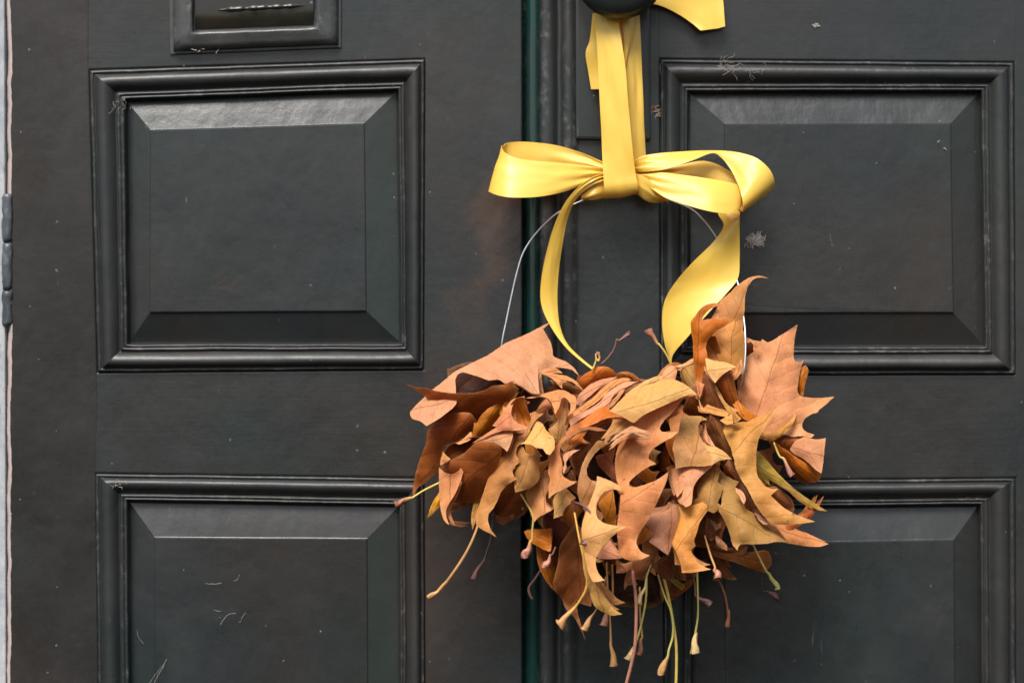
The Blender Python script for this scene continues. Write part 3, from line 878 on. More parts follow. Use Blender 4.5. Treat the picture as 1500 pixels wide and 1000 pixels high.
leaf('tan', 156, .3, .25, 4, "695,648 708,638 720,630 728,625 721,623.5 730,613 736,604 737,595 741,597 747,589 752,584.5 768,580 769,583 757,586 751,594 749,604 751,612 757,619 765,622 774,626.5 768,629 752,630.5 735,631 715,638")
leaf('orange', 146, 0, -.25, -8, "748,592 757,583 768,581 771,595 775,605 781,612 778,622 768,627 757,621 749,608")
leaf('tan', 152, .38, .12, 8, "752,630 765,624 773,625 778,614 776,605 786,602 797,601 794,608 786,614 779,624 776,632 768,645 758,655 756,665 762.5,676.5 755,682 750.5,690 753,697 757.5,701.5 749,706 741,712 734,720 729,732 723,744 716,752 715,764 720,777 727.5,786.5 718,781 706,775 698,768 697,755 702,740 708,722 715,700 720,680 728,662 737,656 744,661 750,645", rib=((775, 625), (727, 786)), sp=5)
# --- scrolls beside it
leaf('olive', 160, .25, .1, 8, "763,652 757.5,658 756,666 760,673 763.5,677 755,685 751,692 754,699 757.5,702 753,708 755,721 766,718 777,715 785,708 790,700 790,690 789,680 791,670 790,661 784,657 782,663 776,665.5 770,662 767,655", cyl=(0, 8))
leaf('cream', 176, .15, .65, 5, "762,651 770,645 776,636 787,615.5 795,621 800,630 808,636 812.5,646 812,656 806,666 800,664 795,657 785,655.5 780,652 770,650", rib=((800, 620), (775, 655)))
leaf('tan', 160, .2, -.1, 3, "784,603 792,592 800,583 806,590 810,597 800,600 791,606")
leaf('tan', 170, .1, .5, 3, "770,583 790,578.5 805,574 818,571 828,572 836,577 843,581 844,592 842,600 836,606 831,609 835,602 836,594 833,586 827,582 822.5,583.5 820.5,592 817,600 813,607 811,598 808,590 803,584 795,581 780,583")
leaf('olive', 164, -.4, .2, 4, "825,588 829,600 829.5,612 826,625 823.5,638 815,642 810,640 803,628.5 812,622 820,612 825,602")
leaf('pink', 150, .35, .5, 4, "752,556 765,550 787.5,536.5 788,550 789,565 790.5,577 780,576 770,570 760,562.5")
leaf('tan', 118, 0, .6, 2, "786,546 800,540 814,539 824.5,546.5 812,546 800,548")
leaf('tan', 134, -.15, .45, 3, "788,546 805,546 820,549 830,550.5 842,557 850,565 855,573 848,567 840,561 831,557 837,558.5 826,560 823.5,563 823.5,569.5 817,563 810,555 800,550")
leaf('drust', 96, 0, -.2, 3, "805,556 822,556 840,564 853,575 846,577 835,577 822,574 812,566")  # dark filler in a hollow; the hollow's shade is put into its colour
# --- fan of edges behind the middle
leaf('orange', 92, .1, -.35, 4, "846,560 856,548 866,542.5 876,537.5 886,536.5 895,539.5 902,546 903.5,551.5 890,553 876,556 866,562 858,569 849,577")
leaf('rust', 90, .1, -.35, 4, "898,549 910,544.5 920,544.5 930,549 939,557 945,564 930,562 918,556 905,553")
leaf('brown', 84, 0, .1, 4, "838,566 870,560 910,552 950,556 985,550 1000,580 960,600 900,600 850,600")
leaf('pink', 108, .1, .6, 2, "842,588 850,576 864,563.5 880,556 895,553 904,552 896,558 881,565 870,575 858,585 845,593")
leaf('tan', 120, .1, .55, 2, "840,604 855,592 870,581 885,566 900,556.5 915,553 926,556 911,559 896,568 885,580 870,592 855,601 842,611")
leaf('pink', 132, .1, .6, 2, "833,615 850,605 868,596 880,587 888,577 900,568 915,560 936,558 921,565 906,572 898,580 893,590 881,597 866,605 848,616 836,624")
leaf('tan', 142, .1, .55, 2, "828,634 840,620 858,608 876,597 892,590 903,580 908,572 916,570 908,582 900,592 888,601 870,610 850,622 834,634")
leaf('brown', 120, .1, -.1, 3, "892,600 903,585 915,573 932,562 945,560 940,570 925,580 908,596 898,606")
leaf('cream', 128, .1, .6, 2, "915,578 930,567 945,558 958,552.5 969,550 968,555 955,560 942,567 928,576")
leaf('orange', 162, .1, .42, 3, "824,643 835,629 850,618 865,606.5 882,595 895,600.5 910,607 929,617.5 918,615 905,611 895,611 882,615 870,621 855,626.5 848,628 838,634", rib=((840, 630), (925, 615)))
# --- big cream leaf in the middle and the long lobe below its fold
leaf('cream', 176, .12, .48, 6, "893,602 905,590 915,580 926,571 945,565 960,560 970,556 985,555.5 998,560 1010,567 1021.5,578 1012,577.5 1002,580.5 985,588 965,597 948,605 938,611 928,619 915,612 903,606", rib=((900, 605), (1010, 570)))
leaf('olive', 168, .1, .55, 3, "880,643 888,633 896,621 900,611.5 912,611 921,614 929,618 921,625 910,631 898,636.5 888,641")
leaf('tan', 190, .20, .14, 6, "926,620 938,611.5 948,605.5 965,597.5 985,588.5 1003,580.5 1012,577.5 1021,578.5 1003,583 995,591 988,600 983,606 975,613 969,621 966.5,628 969,632 980,633 994,632 985,640 970,648 958,656 951.5,664 950.5,672 961,679 950,683.5 938,691 927,700 921.5,707 922.5,712 930,713.5 945,709.5 960,703.5 970,697 979,691 977.5,700 972,715 962,736 952,757 941,773 934,786 932.5,795 936,804 943,810 952,813 940,819 925,820.5 915,818 907,812 905,790 904,770 907,748 909,730 906,712 902,695 901,675 905,655 911,640 916,631", rib=((925, 730), (978, 694)), cyl=(0, 5), sp=5.5)
leaf('pink', 201, .15, .6, 1.5, "893,647.5 903,636 915,629 926,624 940,629 957.5,633 945,635.5 932,633 918,633.5 908,637.5 900,643.5")
# --- lobes left of it
leaf('tan', 180, .35, .15, 5, "804,730 804,712 806,702 803,692 805,676 809,662 815,650 825,640 836,632 848,626 862,624.5 876,626 888.5,630.5 874,631 862,629 850,632 838,639 828,645 821.5,653 819.5,662 822,672 824,684 822.5,692 827,699 836,704 845.5,705 836,711 824,717 812,723", rib=((812, 655), (844, 706)))
leaf('orange', 168, -.1, .1, 3, "823,668 830,652 840,640 855,629.5 861,631 853.5,640 857,645 863.5,648.5 850,648.5 838,651 830,658")
leaf('pink', 174, .2, .35, 2, "826,665 838,659.5 850,658 840,663.5 833.5,670 829.5,677 830,684 826,693 822,689 827,680 825,672")
leaf('brown', 146, .1, -.15, 4, "856,630 885,630 889,633 881,642 873,651 866,665 855,680 848,700 842,690 838,670 845,652 863,648 855,640")
leaf('cream', 164, .3, .35, 4, "825,717 832,727 838.5,735 830,742 825,750 823,755 815,757.5 811,759.5 812,745 810,735 814,724")
leaf('tan', 152, .35, .1, 5, "770,722 778,714 790,702 795,690 803,690 806,705 804,716 799.5,725 799.5,735 803,742 808,747 797,753 788,758 783,764.5 777,752 774,738", rib=((795, 700), (800, 750)))
leaf('orange', 132, .1, .3, 4, "767.5,777.5 780,775.5 795,775 806,773 808,790 807,806 805,807.5 795,804 785,798 778,794 772,787")
leaf('orange', 110, -.3, .05, 4, "785,796 797,806 806,818 812,832 814,850 811,864 800,851 792,836 787,820")
leaf('brown', 118, -.25, .05, 8, "828,786 820,800 817,825 812,845 810,860 815,868 823,876 826,885 830,893 840,902 848,916 857.5,937 853.5,920 848.5,905 845,890 843,879 852,884 866,888 870,860 866,820 858,780 842,765", rib=((845, 790), (857, 936)))
leaf('drust', 100, .1, -.1, 4, "795,745 815,755 832,765 845,790 840,830 825,830 812,812 806,790 796,770")
# --- yellow-olive star lobe
leaf('olive', 182, .35, .1, 6, "877,645 895,648 884,653.5 873,662.5 864.5,674 859.5,686 860.5,696 866,703 875,705 873,714 870,726 866,738 862,752 866,766 858,768 856,748 850,736 846,722 847,705 850,690 855,675 862,662 870,652", rib=((850, 740), (893, 648)))
leaf('orange', 158, .2, 0, 4, "876,738 888,725 898,716 902,745 903,771 890,767 884,757 880,747")
leaf('cream', 206, .16, .15, 5, "875,697 890,702.5 902,708 910,714 916.5,724 905,717.5 895,716.5 885,720.5 878,728.5 873.5,740 873.5,753 877,760 885,766 900,769.5 917.5,770.5 905,778.5 893,789 883,801 874,814 872.5,826 876,838 881,845 886,849.5 876,851.5 868,851 860,832 855,802 852,774 857,752 862,740 868,725 873,712", rib=((858, 790), (915, 771)))
leaf('olive', 174, .1, .25, 5, "852,780 858,800 866,830 872,853 881,868 891,881 900,892 912,899 896,901 880,894 870,886 865,870 858,848 853,820")
leaf('pink', 170, .2, .45, 3, "893,791 898,800 905,811 911,817.5 895,818.5 880,818 873,815 883,803")
leaf('cream', 168, .1, .5, 1, "871,822 876,816 885,820.5 878,823.5")
leaf('tan', 166, .2, .2, 3, "898,812 903,825 903,839 915,838.5 922,833 927,821 915,826 908,824")
# --- centre right
leaf('pink', 168, -.25, .12, 8, "952,755 970,750.5 980,745.5 986.5,737 993,744.5 996.5,755 993.5,770 988.5,785 983.5,800 978.5,812.5 968,805.5 958,798 950,793 955,785 949,772 942,768 945,760", rib=((985, 742), (978, 810)))
leaf('orange', 174, .2, .1, 2, "942,768 950,775 959,781.5 950,788.5 940,795.5 934,799 933.5,789 938,779")
leaf('gold', 184, .16, .2, 5, "993.5,741.5 1010,740.5 1025,736.5 1040,730 1047.5,727.5 1040,742.5 1030.5,756 1024.5,766 1020.5,780 1016.5,792 1019,798.5 1012.5,805 1014.5,812 1022,823 1032,830 1042,833.5 1025,836.5 1010,838.5 999,838.5 997,825 992,812 987,800 985,794 990,780 995,765 997,752", rib=((995, 800), (1046, 729)))
leaf('brown', 138, .1, .1, 5, "985,740 1000,735 1030,735 1060,745 1055,780 1040,800 1020,800 1000,790")
leaf('olive', 156, .2, .3, 6, "1003,610 1015,609 1027,609.5 1036.5,614.5 1028,616 1023.5,622 1022.5,632 1027,642 1031,649 1035,660 1040,675 1042,681 1030,683 1010,682.5 997,684.5 990,686 988,670 985,655 990,640 994,632 996,620 998.5,612", cyl=(0, -14), rib=((1010, 690), (1030, 612)))
leaf('cream', 160, .1, .45, 4, "1030,647 1047,653.5 1060,661 1072.5,672.5 1058,672.5 1046,678.5 1041,683 1036,668")
leaf('pink', 152, -.2, .2, 2, "1033,619 1036.5,635 1045,649 1048,655 1038,650 1032,642")
leaf('pink', 166, .25, .3, 6, "988,686 1010,682.5 1030,682 1048.5,678.5 1035,690 1023,701 1016,713 1014,730 1012.5,738.5 1005,742.5 998,736 1000,722 1004,714.5 992,728.5 987,715 984,700", rib=((995, 740), (1047, 680)))
leaf('olive', 160, .15, .25, 8, "1047.5,681.5 1055,689 1051,705 1058.5,712 1056,725 1051,736 1057,741 1046,751 1035,746 1025,736 1021,716 1030,697", cyl=(30, 6))
leaf('olive', 172, -.05, .35, 8, "1047,684 1060,694 1072,701 1082.5,705 1077,713.5 1078,719 1086,726 1092,744 1100,749.5 1105,753 1107.5,762 1118,770.5 1130,777.5 1143,785.5 1152,794 1138,793 1125,795.5 1110,796.5 1095,796.5 1085,797 1081,802 1080.5,806.5 1073.5,798 1070,785 1065,770 1058,756 1052,746 1056.5,738 1057,725 1051,705", rib=((1055, 742), (1140, 790)))
leaf('pink', 178, .1, .45, 2, "1077,714 1084,717 1090,723 1092.5,732 1090,738 1086,733 1084,727 1078,720")
leaf('gold', 178, .08, .28, 9, "1053.5,615.5 1070,620.5 1090,617 1105,613 1120,607 1137,599.5 1128,615.5 1118,630.5 1112,641 1108.5,656 1107.5,680 1108,691 1111,699 1120,711 1130,715.5 1140,715.5 1129,725.5 1136,732.5 1150,744.5 1170,755 1194,763.5 1175,766.5 1155,767.5 1135,767.5 1125,762 1115,751 1105,736 1095,716 1085,701 1078,686 1075,672 1070,655 1062,638", rib=((1070, 665), (1132, 603)), sp=5)
leaf('brown', 140, .2, -.1, 6, "1068,672 1078,690 1090,712 1105,740 1122,765 1104,752 1090,735 1080,710 1060,692 1062,680")
leaf('green', 126, -.05, .2, 3, "1104,656 1118,668 1135,688 1152,705.5 1170,720.5 1190,734.5 1212,748.5 1198,746 1178,734 1160,719 1148,714 1130,704 1124.5,701 1128.5,711 1118,703 1106,690")
leaf('brown', 120, -.1, -.2, 5, "1120,714 1135,712 1148,720 1160,732 1164,746 1156,752 1145,746 1130,734")
leaf('pink', 186, .2, .4, 2, "1105,750 1113,754.5 1122,761.5 1127,767 1120,768 1112,762")
leaf('brown', 146, .05, .1, 5, "1100,755 1126,766 1140,775 1152,790 1140,792 1120,780 1104,768")
leaf('tan', 140, -.1, .35, 4, "1122,768 1140,767 1152,771.5 1165,775 1185,783 1200,790 1214,796.5 1200,800.5 1180,799.5 1160,796 1146,793 1134,781", rib=((1130, 772), (1212, 796)))
leaf('rust', 128, -.2, .1, 3, "1150,768 1170,757 1183,749.5 1195,738 1207,726 1200,741 1190,755 1178,766 1165,773 1153,776")
# --- right side
leaf('orange', 66, .1, .1, 4, "1171,541 1180,534.5 1184.5,542 1180,560 1176.5,580 1169,577 1167,560")
leaf('maple', 84, -.12, .12, 7, "1168.5,475.5 1150,487 1130,499.5 1124,501 1116.5,496.5 1111,505 1104,515 1094,522 1086,535 1080,555 1082,580 1092,600 1105,618 1110,640 1125,645 1140,640 1149.5,636 1160,639.5 1175,638.5 1188,641 1193,636.5 1182.5,633 1176,627.5 1175,620 1180,612 1190,606 1198,604 1199.5,600.5 1210,592 1222,581 1205,582.5 1190,582.5 1175.5,581 1170,577.5 1168,570 1170,555 1172.5,540 1177.5,527 1172,530 1164,529 1162,520 1163,505 1165,490", rib=((1108, 610), (1140, 515)), sp=5)
leaf('tan', 92, .1, .1, 2, "1092,493 1103,498 1115.5,500 1108,510 1103.5,514 1103.5,505 1100,501 1095,502 1092,506")
leaf('drust', 70, 0, 0, 1, "1088,496 1104,498 1106,512 1100,522 1088,524")
leaf('gold', 108, .1, .4, 5, "1110,628 1125,633 1140,630 1153,620 1162,610 1166.5,599 1165.5,612 1158.5,625 1147.5,636 1135.5,644 1128,647 1117,641", rib=((1115, 635), (1164, 604)))
leaf('orange', 110, .1, -.35, 3, "1130,644 1145,655 1155,660 1165,668 1180,678 1195,688.5 1203.5,692 1201,701 1195,706.5 1185,705.5 1175,698.5 1165,688.5 1152,673 1140,662")
leaf('pink', 114, .15, .3, 5, "1157,658 1165,646 1178,640 1195,643.5 1209.5,641.5 1207.5,660 1205.5,680 1203.5,693 1195,688 1185,678 1175,670.5 1163,664.5", rib=((1160, 655), (1206, 668)))
leaf('rust', 96, .1, 0, 3, "1128,646 1142,640 1160,640 1170,642 1162,652 1156,660 1146,656 1136,650")
# --- the curled tower at the upper right
leaf('tan', 80, .2, .1, 6, "1126.5,407.5 1115,404 1105,404.5 1095,408 1085,414.5 1078,420 1068,430 1055,441 1049,456 1046,475 1055,495 1070,505 1085,500 1088,478 1090.5,455 1091.5,435 1095.5,420 1102.5,410 1112,406.5", rib=((1065, 500), (1100, 408)))
leaf('gold', 100, -.1, .1, 7, "1042,486 1055,480 1065,474.5 1075,469.5 1082,475 1090,487 1092.5,500 1090.5,530 1087,548 1075,545 1060,534 1050,520 1048,500", rib=((1068, 545), (1076, 475)))
leaf('rust', 104, 0, -.1, -5, "1032,492 1048,492 1055,512 1058,530 1042,528 1032,520")
leaf('orange', 122, .3, .05, 5, "1011.5,472 1018,463 1026,452 1035,446 1047,443.5 1058.5,447 1047,449.5 1038.5,454.5 1031,462 1027.5,469.5 1040,467 1060,465.5 1078.5,468 1065,475.5 1052,483 1043,491 1036,499 1034,510 1036,520 1036,532 1031,546 1028,560 1031,576 1025,583 1022,566 1018,550 1016,530 1015,500 1013,486", cyl=(0, 6), rib=((1020, 570), (1024, 460)))
leaf('tan', 112, .2, .1, 1, "1042,466 1048,456 1053.5,445.5 1053,466")
leaf('cream', 140, .15, .5, 3, "1032.5,523.5 1045,528 1062,530.5 1079,537 1068,542.5 1058,549 1051,556.5 1047.5,561 1041,553 1036.5,545", rib=((1036, 545), (1076, 538)))
leaf('tan', 126, .1, .2, 1, "1076,548 1079,537 1086,525 1087,535 1085,546 1078,556")
leaf('brown', 128, .2, -.1, 4, "1030,545 1040,555 1050,572 1060,592 1070,606 1060,608 1045,600 1030,598 1026,580")
leaf('gold', 138, .3, .2, 3, "1034,544 1041,553 1048,562 1055,575 1063,589 1072,596.5 1083.5,600.5 1077,604 1086,613 1078,619 1070,616 1067,605 1060,593 1052,579 1045,564")
leaf('rust', 130, -.1, -.1, 5, "1049,558 1060,548 1072,543 1076,560 1079,575 1085,590 1080,601 1070,594 1060,580 1054,568")
leaf('orange', 128, -.1, .3, 3, "1070,560 1080,585 1095,600 1110,608.5 1102,616 1090,614 1080,603 1072,590 1066,572")
leaf('olive', 112, .2, .25, 4, "997.5,540 1005,537 1016,531 1018,545 1021,566 1023,573 1010,566 1003,556")
leaf('pink', 110, 0, .4, 3, "967,556 972,545 978,538 985,535.5 992.5,540 990.5,550 988,560 975,560")
leaf('rust', 100, 0, .3, 2, "961,555 969,542 979,533 990,530.5 1001,534 992,538 980,538 972,546 967,557")
leaf('cream', 106, .1, .4, 1.5, "985,536 1000,533 1012,526 1018,524 1018,528 1008,534 996,538")
leaf('tan', 134, .3, .1, 2, "1020,556 1027,561 1032,562 1028,575 1026,584 1022,577")
leaf('gold', 142, .1, .4, 2, "1023,580 1027,592 1031,598 1036,592 1050,597.5 1069,602.5 1065,611 1050,608 1035,603 1026,600")
leaf('drust', 120, -.1, -.1, 3, "1010,578 1022,575 1030,600 1050,606 1056,618 1050,640 1030,615 1008,608 1000,600")
leaf('gold', 164, .1, .4, 2, "1054.5,615.5 1063,611 1072,606.5 1074,620 1065,622")
leaf('brown', 138, .2, -.1, 4, "1040,606 1056,616 1066,640 1075,668 1066,670 1055,658 1046,640 1038,620")
# --- underneath
leaf('rust', 116, 0, .15, 5, "1043,805 1065,810.5 1085,807.5 1095.5,797.5 1094,806 1086,816 1100,811 1115,807.5 1125,806 1129.5,815 1130,826 1120,838.5 1108,834.5 1090,828.5 1075,822.5 1060,818.5 1045,813")
leaf('brown', 100, 0, .15, 5, "1040,808 1060,818 1066,832 1073,842 1080,848.5 1068,848.5 1055,842.5 1046,830")
leaf('pink', 146, .2, .1, 3, "1046,780 1055,789 1065,799 1064.5,806 1058,803 1050,796")
leaf('brown', 142, -.2, .1, 4, "1034,752 1040,763 1048,771 1056,768 1053,782 1042,792 1034,783")
leaf('pink', 140, .2, .2, 2, "1032,748 1038,746 1044,760 1050,768 1056,765 1056,772 1048,777 1040,768")
leaf('dbrown', 30, 0, 0, 3, "745,575 800,560 880,556 960,560 1040,560 1085,600 1090,680 1075,740 1040,770 960,760 880,760 800,750 760,720 735,650", sp=9, cyl=(0, 0.01))  # added dark backing sheet; shade of the gaps is put into its colour
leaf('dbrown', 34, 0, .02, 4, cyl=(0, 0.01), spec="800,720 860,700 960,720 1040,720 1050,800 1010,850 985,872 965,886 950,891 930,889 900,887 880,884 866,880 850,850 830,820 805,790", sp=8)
leaf('rust', 58, 0, -.2, 3, "985,846 1000,854 1016,846 1014,856 1000,868 982,880 978,866")
leaf('green', 72, -.1, .2, 2, "978,846 990,848 1004,858 999,864 988,856")
leaf('brown', 132, .25, .1, 5, "924,824 940,819.5 955,815 961,806 959,825 951,838 941,849 930,846 925,836")
leaf('brown', 120, .1, .1, 4, "956,830 975,816 984,826 988,849 970,847")
leaf('brown', 128, .1, .1, 4, "984,800 998,822 1000,838 1006,850 992,848 986,830 978,815")
leaf('yellow', 118, .2, .1, 2, "626,758.5 630,744 637,730 643,721 645,736 636,746 629.5,755")
leaf('brown', 108, .1, -.2, 4, "652,736 680,733 705,728 718,722 716,745 708,755 700,742 690,739 676,742 660,750")
leaf('gold', 116, .2, .05, 2, "692,776 690,760 692,745 695,733 704,730 698,752 695,768")
leaf('drust', 88, .1, -.1, 5, "715,720 745,705 770,700 780,730 765,755 752,760 738,767 727,764 715,745")
leaf('brown', 92, .1, .3, 2, "725,754 740,757 753,751 752,759 744,764 737.5,768 731,766")
leaf('tan', 100, 0, -.1, 1, "655,764 668,766 680,769 686,769.5 676,771.5 664,769")

# --- hooked lobes of the leaves packed behind the front ones
rh = random.Random(77)
BUNCH = np.array([(650, 610), (700, 575), (800, 570), (900, 568), (1000, 572), (1075, 580), (1120, 640), (1130, 700), (1110, 760), (1050, 805), (985, 850), (900, 856), (845, 840), (800, 780), (735, 725), (665, 705)], float)
HOOK = [(0, 0), (.22, -.06), (.5, .02), (.78, -.02), (1.05, -.22), (.92, .12), (.74, .32), (.64, .56), (.70, .78), (.98, .92), (.78, 1.04), (.66, 1.22), (.70, 1.48), (.50, 1.36), (.30, 1.1), (.12, .75), (.02, .35)]
spots = []
tries = 0
while len(spots) < 74 and tries < 4000:
    tries += 1
    q = (rh.uniform(650, 1130), rh.uniform(570, 856))
    if not inside(q, BUNCH) or any(math.hypot(q[0]-a_, q[1]-b_) < 24 for a_, b_ in spots): continue
    spots.append(q)
for (x_, y_) in spots:
    g_ = math.exp(-((x_-905)/200)**2-((y_-690)/150)**2)
    sz = rh.uniform(26, 46); low = max(0.0, (y_-740)/110)
    an = math.radians(rh.uniform(-28, 22) + 28*low + (x_-905)*-0.05)
    fl = -1 if (x_ < 760 and rh.random() < .6) else 1
    pts_ = []
    for a_, b_ in HOOK:
        a_ = (a_-.4)*fl*rh.uniform(.93, 1.07); b_ = (b_-.65)*rh.uniform(.95, 1.05)
        pts_.append((x_+sz*(a_*math.cos(an)-b_*math.sin(an)), y_+sz*(a_*math.sin(an)+b_*math.cos(an))))
    leaf(rh.choice(('tan', 'tan', 'brown', 'brown', 'orange', 'olive', 'rust')), 42+66*g_, rh.uniform(.1, .5), rh.uniform(-.05, .35), 3,
         ' '.join('%.1f,%.1f' % p_ for p_ in pts_), echo=False)

# --- leaves strung deeper on the wire, seen only in the gaps
def plane_outline(rnd):
    lobes = [(-118, .62), (-58, .86), (0, 1.0), (58, .86), (118, .62)]
    pts = [(180, .12)]
    pts += [(-150, .34)]
    for i, (a, r) in enumerate(lobes):
        r *= rnd.uniform(.9, 1.08); a += rnd.uniform(-6, 6)
        pts += [(a-17, r*.72), (a-9, r*.78), (a, r), (a+9, r*.78), (a+17, r*.72)]
        if i < 4:
            pts += [((a+lobes[i+1][0])/2, rnd.uniform(.46, .56))]
    pts += [(150, .34)]
    return [(math.cos(math.radians(a))*r, math.sin(math.radians(a))*r) for a, r in pts]
wp = catmull(WIRE, 8, True)
arc0 = [q for q in wp if q[1] > 535]
arc0.sort(key=lambda q: q[0])
rf = random.Random(21)
for i in range(34):
    t = (i+rf.random()*0.6)/34
    q = arc0[min(len(arc0)-1, int(t*len(arc0)))]
    q2 = arc0[min(len(arc0)-1, int(t*len(arc0))+2)]; q1 = arc0[max(0, int(t*len(arc0))-2)]
    cpt = P(*q)
    tan = (P(q2[0], q2[1], q2[2])-P(q1[0], q1[1], q1[2])).normalized()
    nor = (tan + Vector((rf.uniform(-.35, .35), rf.uniform(-.35, .35), rf.uniform(-.35, .35)))).normalized()
    ctr = P(915, 500, q[2])
    rad_ = (cpt-ctr).normalized()
    axis = (rad_*rf.uniform(.4, 1) + Vector((0, -1, 0))*rf.uniform(-.1, .9)).normalized()
    axis = (axis - nor*axis.dot(nor)).normalized()
    sidev = nor.cross(axis)
    size = rf.uniform(62, 88)
    poly = outline([(a*size, b*size) for a, b in plane_outline(rf)], 7)
    v, f, bnd, phi = fill_mesh(poly, 11)
    cap = 66 - 28*min(1, abs(q[0]-905)/200.0)
    verts = []
    for k, (a, b) in enumerate(v):
        cup = 0.0035*(a*a*0.6+b*b)*rf.choice((1,)) + 6*noise.noise(Vector((a*.03, b*.03, i)))
        p = cpt + (axis*a + sidev*b)*U*0.8 + nor*cup*U
        d = -p.y/U
        if d > cap: p.y = -(cap + (d-cap)*0.12)*U
        if d < 8: p.y = -(8 + (d-8)*0.03)*U
        verts.append(p)
    o = mk('leaf', verts, f, M_leaf, wreath, smooth=True, uvs=[(a*U, b*U) for a, b in v])
    md = o.modifiers.new('thick', 'SOLIDIFY'); md.thickness = 0.00022; md.offset = 0; es = o.modifiers.new('crisp', 'EDGE_SPLIT'); es.split_angle = math.radians(55)
    b = PAL[rf.choice(('brown', 'drust', 'drust', 'dbrown'))]  # dark tones put the shade between leaves into their colour
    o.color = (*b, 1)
    LEAVES.append((o, np.array((q[0], q[1])), q[2]))

# --- leaf stalks with their hollow swollen feet
SC = dict(yel=(.62, .45, .10), yg=(.54, .47, .13), tan=(.55, .28, .10), pnk=(.46, .19, .12), mau=(.19, .085, .075), dmau=(.085, .045, .05), brn=(.30, .11, .055), org=(.62, .33, .06), crm=(.70, .48, .22))
def stalk(spec, c0, c1, foot=7.5, r=2.3, op=True, bud=26):
    pts = [tuple(float(k) for k in s.split(',')) for s in spec.split()]
    pts = [(a_, b_, zd(c_)) for a_, b_, c_ in pts]
    end = np.array(pts[-1]); prev = np.array(pts[-2]); L = np.linalg.norm((end-prev)[:2])
    e = (end-prev)/max(L, 1e-6)
    body = pts[:-1]
    foot *= 0.74; r *= 0.72
    rs = random.Random(int(pts[0][0]*7+pts[0][1]))
    if foot:
        bud *= 1.1; b0 = end-e*min(bud, L*0.9)
        rows = [np.array(p_) for p_ in body] + [b0, end-e*min(bud, L*.9)*.55, end-e*min(bud, L*.9)*.2, end]
        rad = [r*(0.8+0.2*q_/len(body)) for q_ in range(len(body))] + [r*1.2, foot*0.58, foot*0.82, foot*0.97]
        k0, k1 = np.array(SC[c0]), np.array(SC[c1])
        rows = [q_ + np.array((rs.uniform(-1.6, 1.6), rs.uniform(-1.6, 1.6), 0)) for q_ in rows]
        cols = [k0*rs.uniform(.75, 1.1) for _ in body] + [k0*.6+k1*.4, k1, k1*.85, k1*.7]
    else:
        rows = [np.array(p_) for p_ in pts]; rad = [r]*len(rows); cols = [np.array(SC[c0])]*len(rows)
        op = False
    s = np.array(pts[0][:2]); ds = pts[0][2]
    own = min(LEAVES, key=lambda lv: np.linalg.norm(lv[1]-s) + abs(lv[2]-ds)*0.6)[0]
    return tube('petiole', rows, rad, M_stalk, own, k=12, n=5, cols=cols, wob=0.38 if foot else 0.05, open_end=op)
stalk("660,700,110 642,708,112 620,719,112 604,728,112 578,739,116", 'yel', 'brn', 7)
stalk("706,750,120 700,772,122 690,797,124 676,823,124 658,848,122 628,876,122", 'tan', 'tan', 5.5, 2.8)
stalk("722,735,90 723,762,92 720,790,92 712,815,90 694,848,88", 'dmau', 'mau', 6.5)
stalk("764,722,140 772,735,146 779,755,150 781,775,150 778,790,150 769,816,148", 'yel', 'pnk', 8.5, bud=24)
stalk("838,735,176 852,740,190 863,750,198 866,765,202 861,780,204 855,796,210", 'mau', 'mau', 7.5, 2.8, bud=14)
stalk("842,750,178 848,785,186 856,815,190 860,840,190 857,862,188 845,884,186 817,916,184", 'org', 'tan', 10.5, 2.5, bud=30)
stalk("814,800,134 809,810,136 799,832,138", 'mau', 'pnk', 8.5, bud=18)
stalk("794,832,70 784,847,70 775,860,68 776,870,68 780,877,68", 'mau', 'mau', 0, 2.6)
stalk("888,845,120 883,872,120 872,893,118 857,922,118", 'brn', 'tan', 8, bud=22)
stalk("888,825,130 892,870,128 893,905,126 894,935,126 899,975,126", 'tan', 'tan', 8, bud=28)
stalk("897,825,126 899,860,124 897,885,122 883,916,124", 'tan', 'pnk', 8.5, bud=24)
stalk("955,825,140 949,845,142 934,885,148", 'yg', 'crm', 7, bud=26)
stalk("926,835,150 931,870,152 932,905,154 930,945,154 924,975,152 916,1006,150", 'pnk', 'pnk', 0, 3.2)
stalk("948,840,130 946,880,130 940,915,130 921,966,130", 'yg', 'crm', 7.5, bud=24)
stalk("938,860,122 939,900,120 941,930,118 937,960,118", 'tan', 'brn', 6.5, bud=22)
stalk("964,840,124 972,868,124 983,902,124 985,930,124 980,950,124 967,987,124", 'yg', 'tan', 8, bud=26)
stalk("970,838,118 978,868,118 985,905,116 990,940,116 991,970,116 990,1006,116", 'yel', 'yel', 0, 2.9)
stalk("1020,830,136 1023,865,134 1022,900,132 1020,925,132 1017,956,132", 'yg', 'crm', 9.5, bud=30)
stalk("1015,835,114 1017,858,114 1020,872,114 1041,886,118", 'brn', 'mau', 8, bud=20)
stalk("1032,785,150 1040,812,154 1046,832,158 1051,847,166", 'tan', 'pnk', 8.5, bud=16)
stalk("1050,840,84 1060,866,84 1066,892,82 1067,917,82", 'brn', 'brn', 5, 2.6)
stalk("1100,790,130 1112,815,130 1124,838,130 1140,862,130", 'yg', 'yg', 6, bud=26)
stalk("1115,830,80 1116,852,80 1120,866,80 1139,874,80", 'dmau', 'mau', 7.5, bud=22)
stalk("1134,648,120 1143,666,122 1160,697,126", 'yel', 'pnk', 6.5, bud=26)
stalk("868,541,96 886,527,96 898,511,96 904,499,96 922,489,96", 'mau', 'mau', 5.5, 1.9, bud=20)
stalk("986,538,98 975,520,98 965,506,98 950,483,98", 'yel', 'pnk', 6.5, 2.2, bud=24)
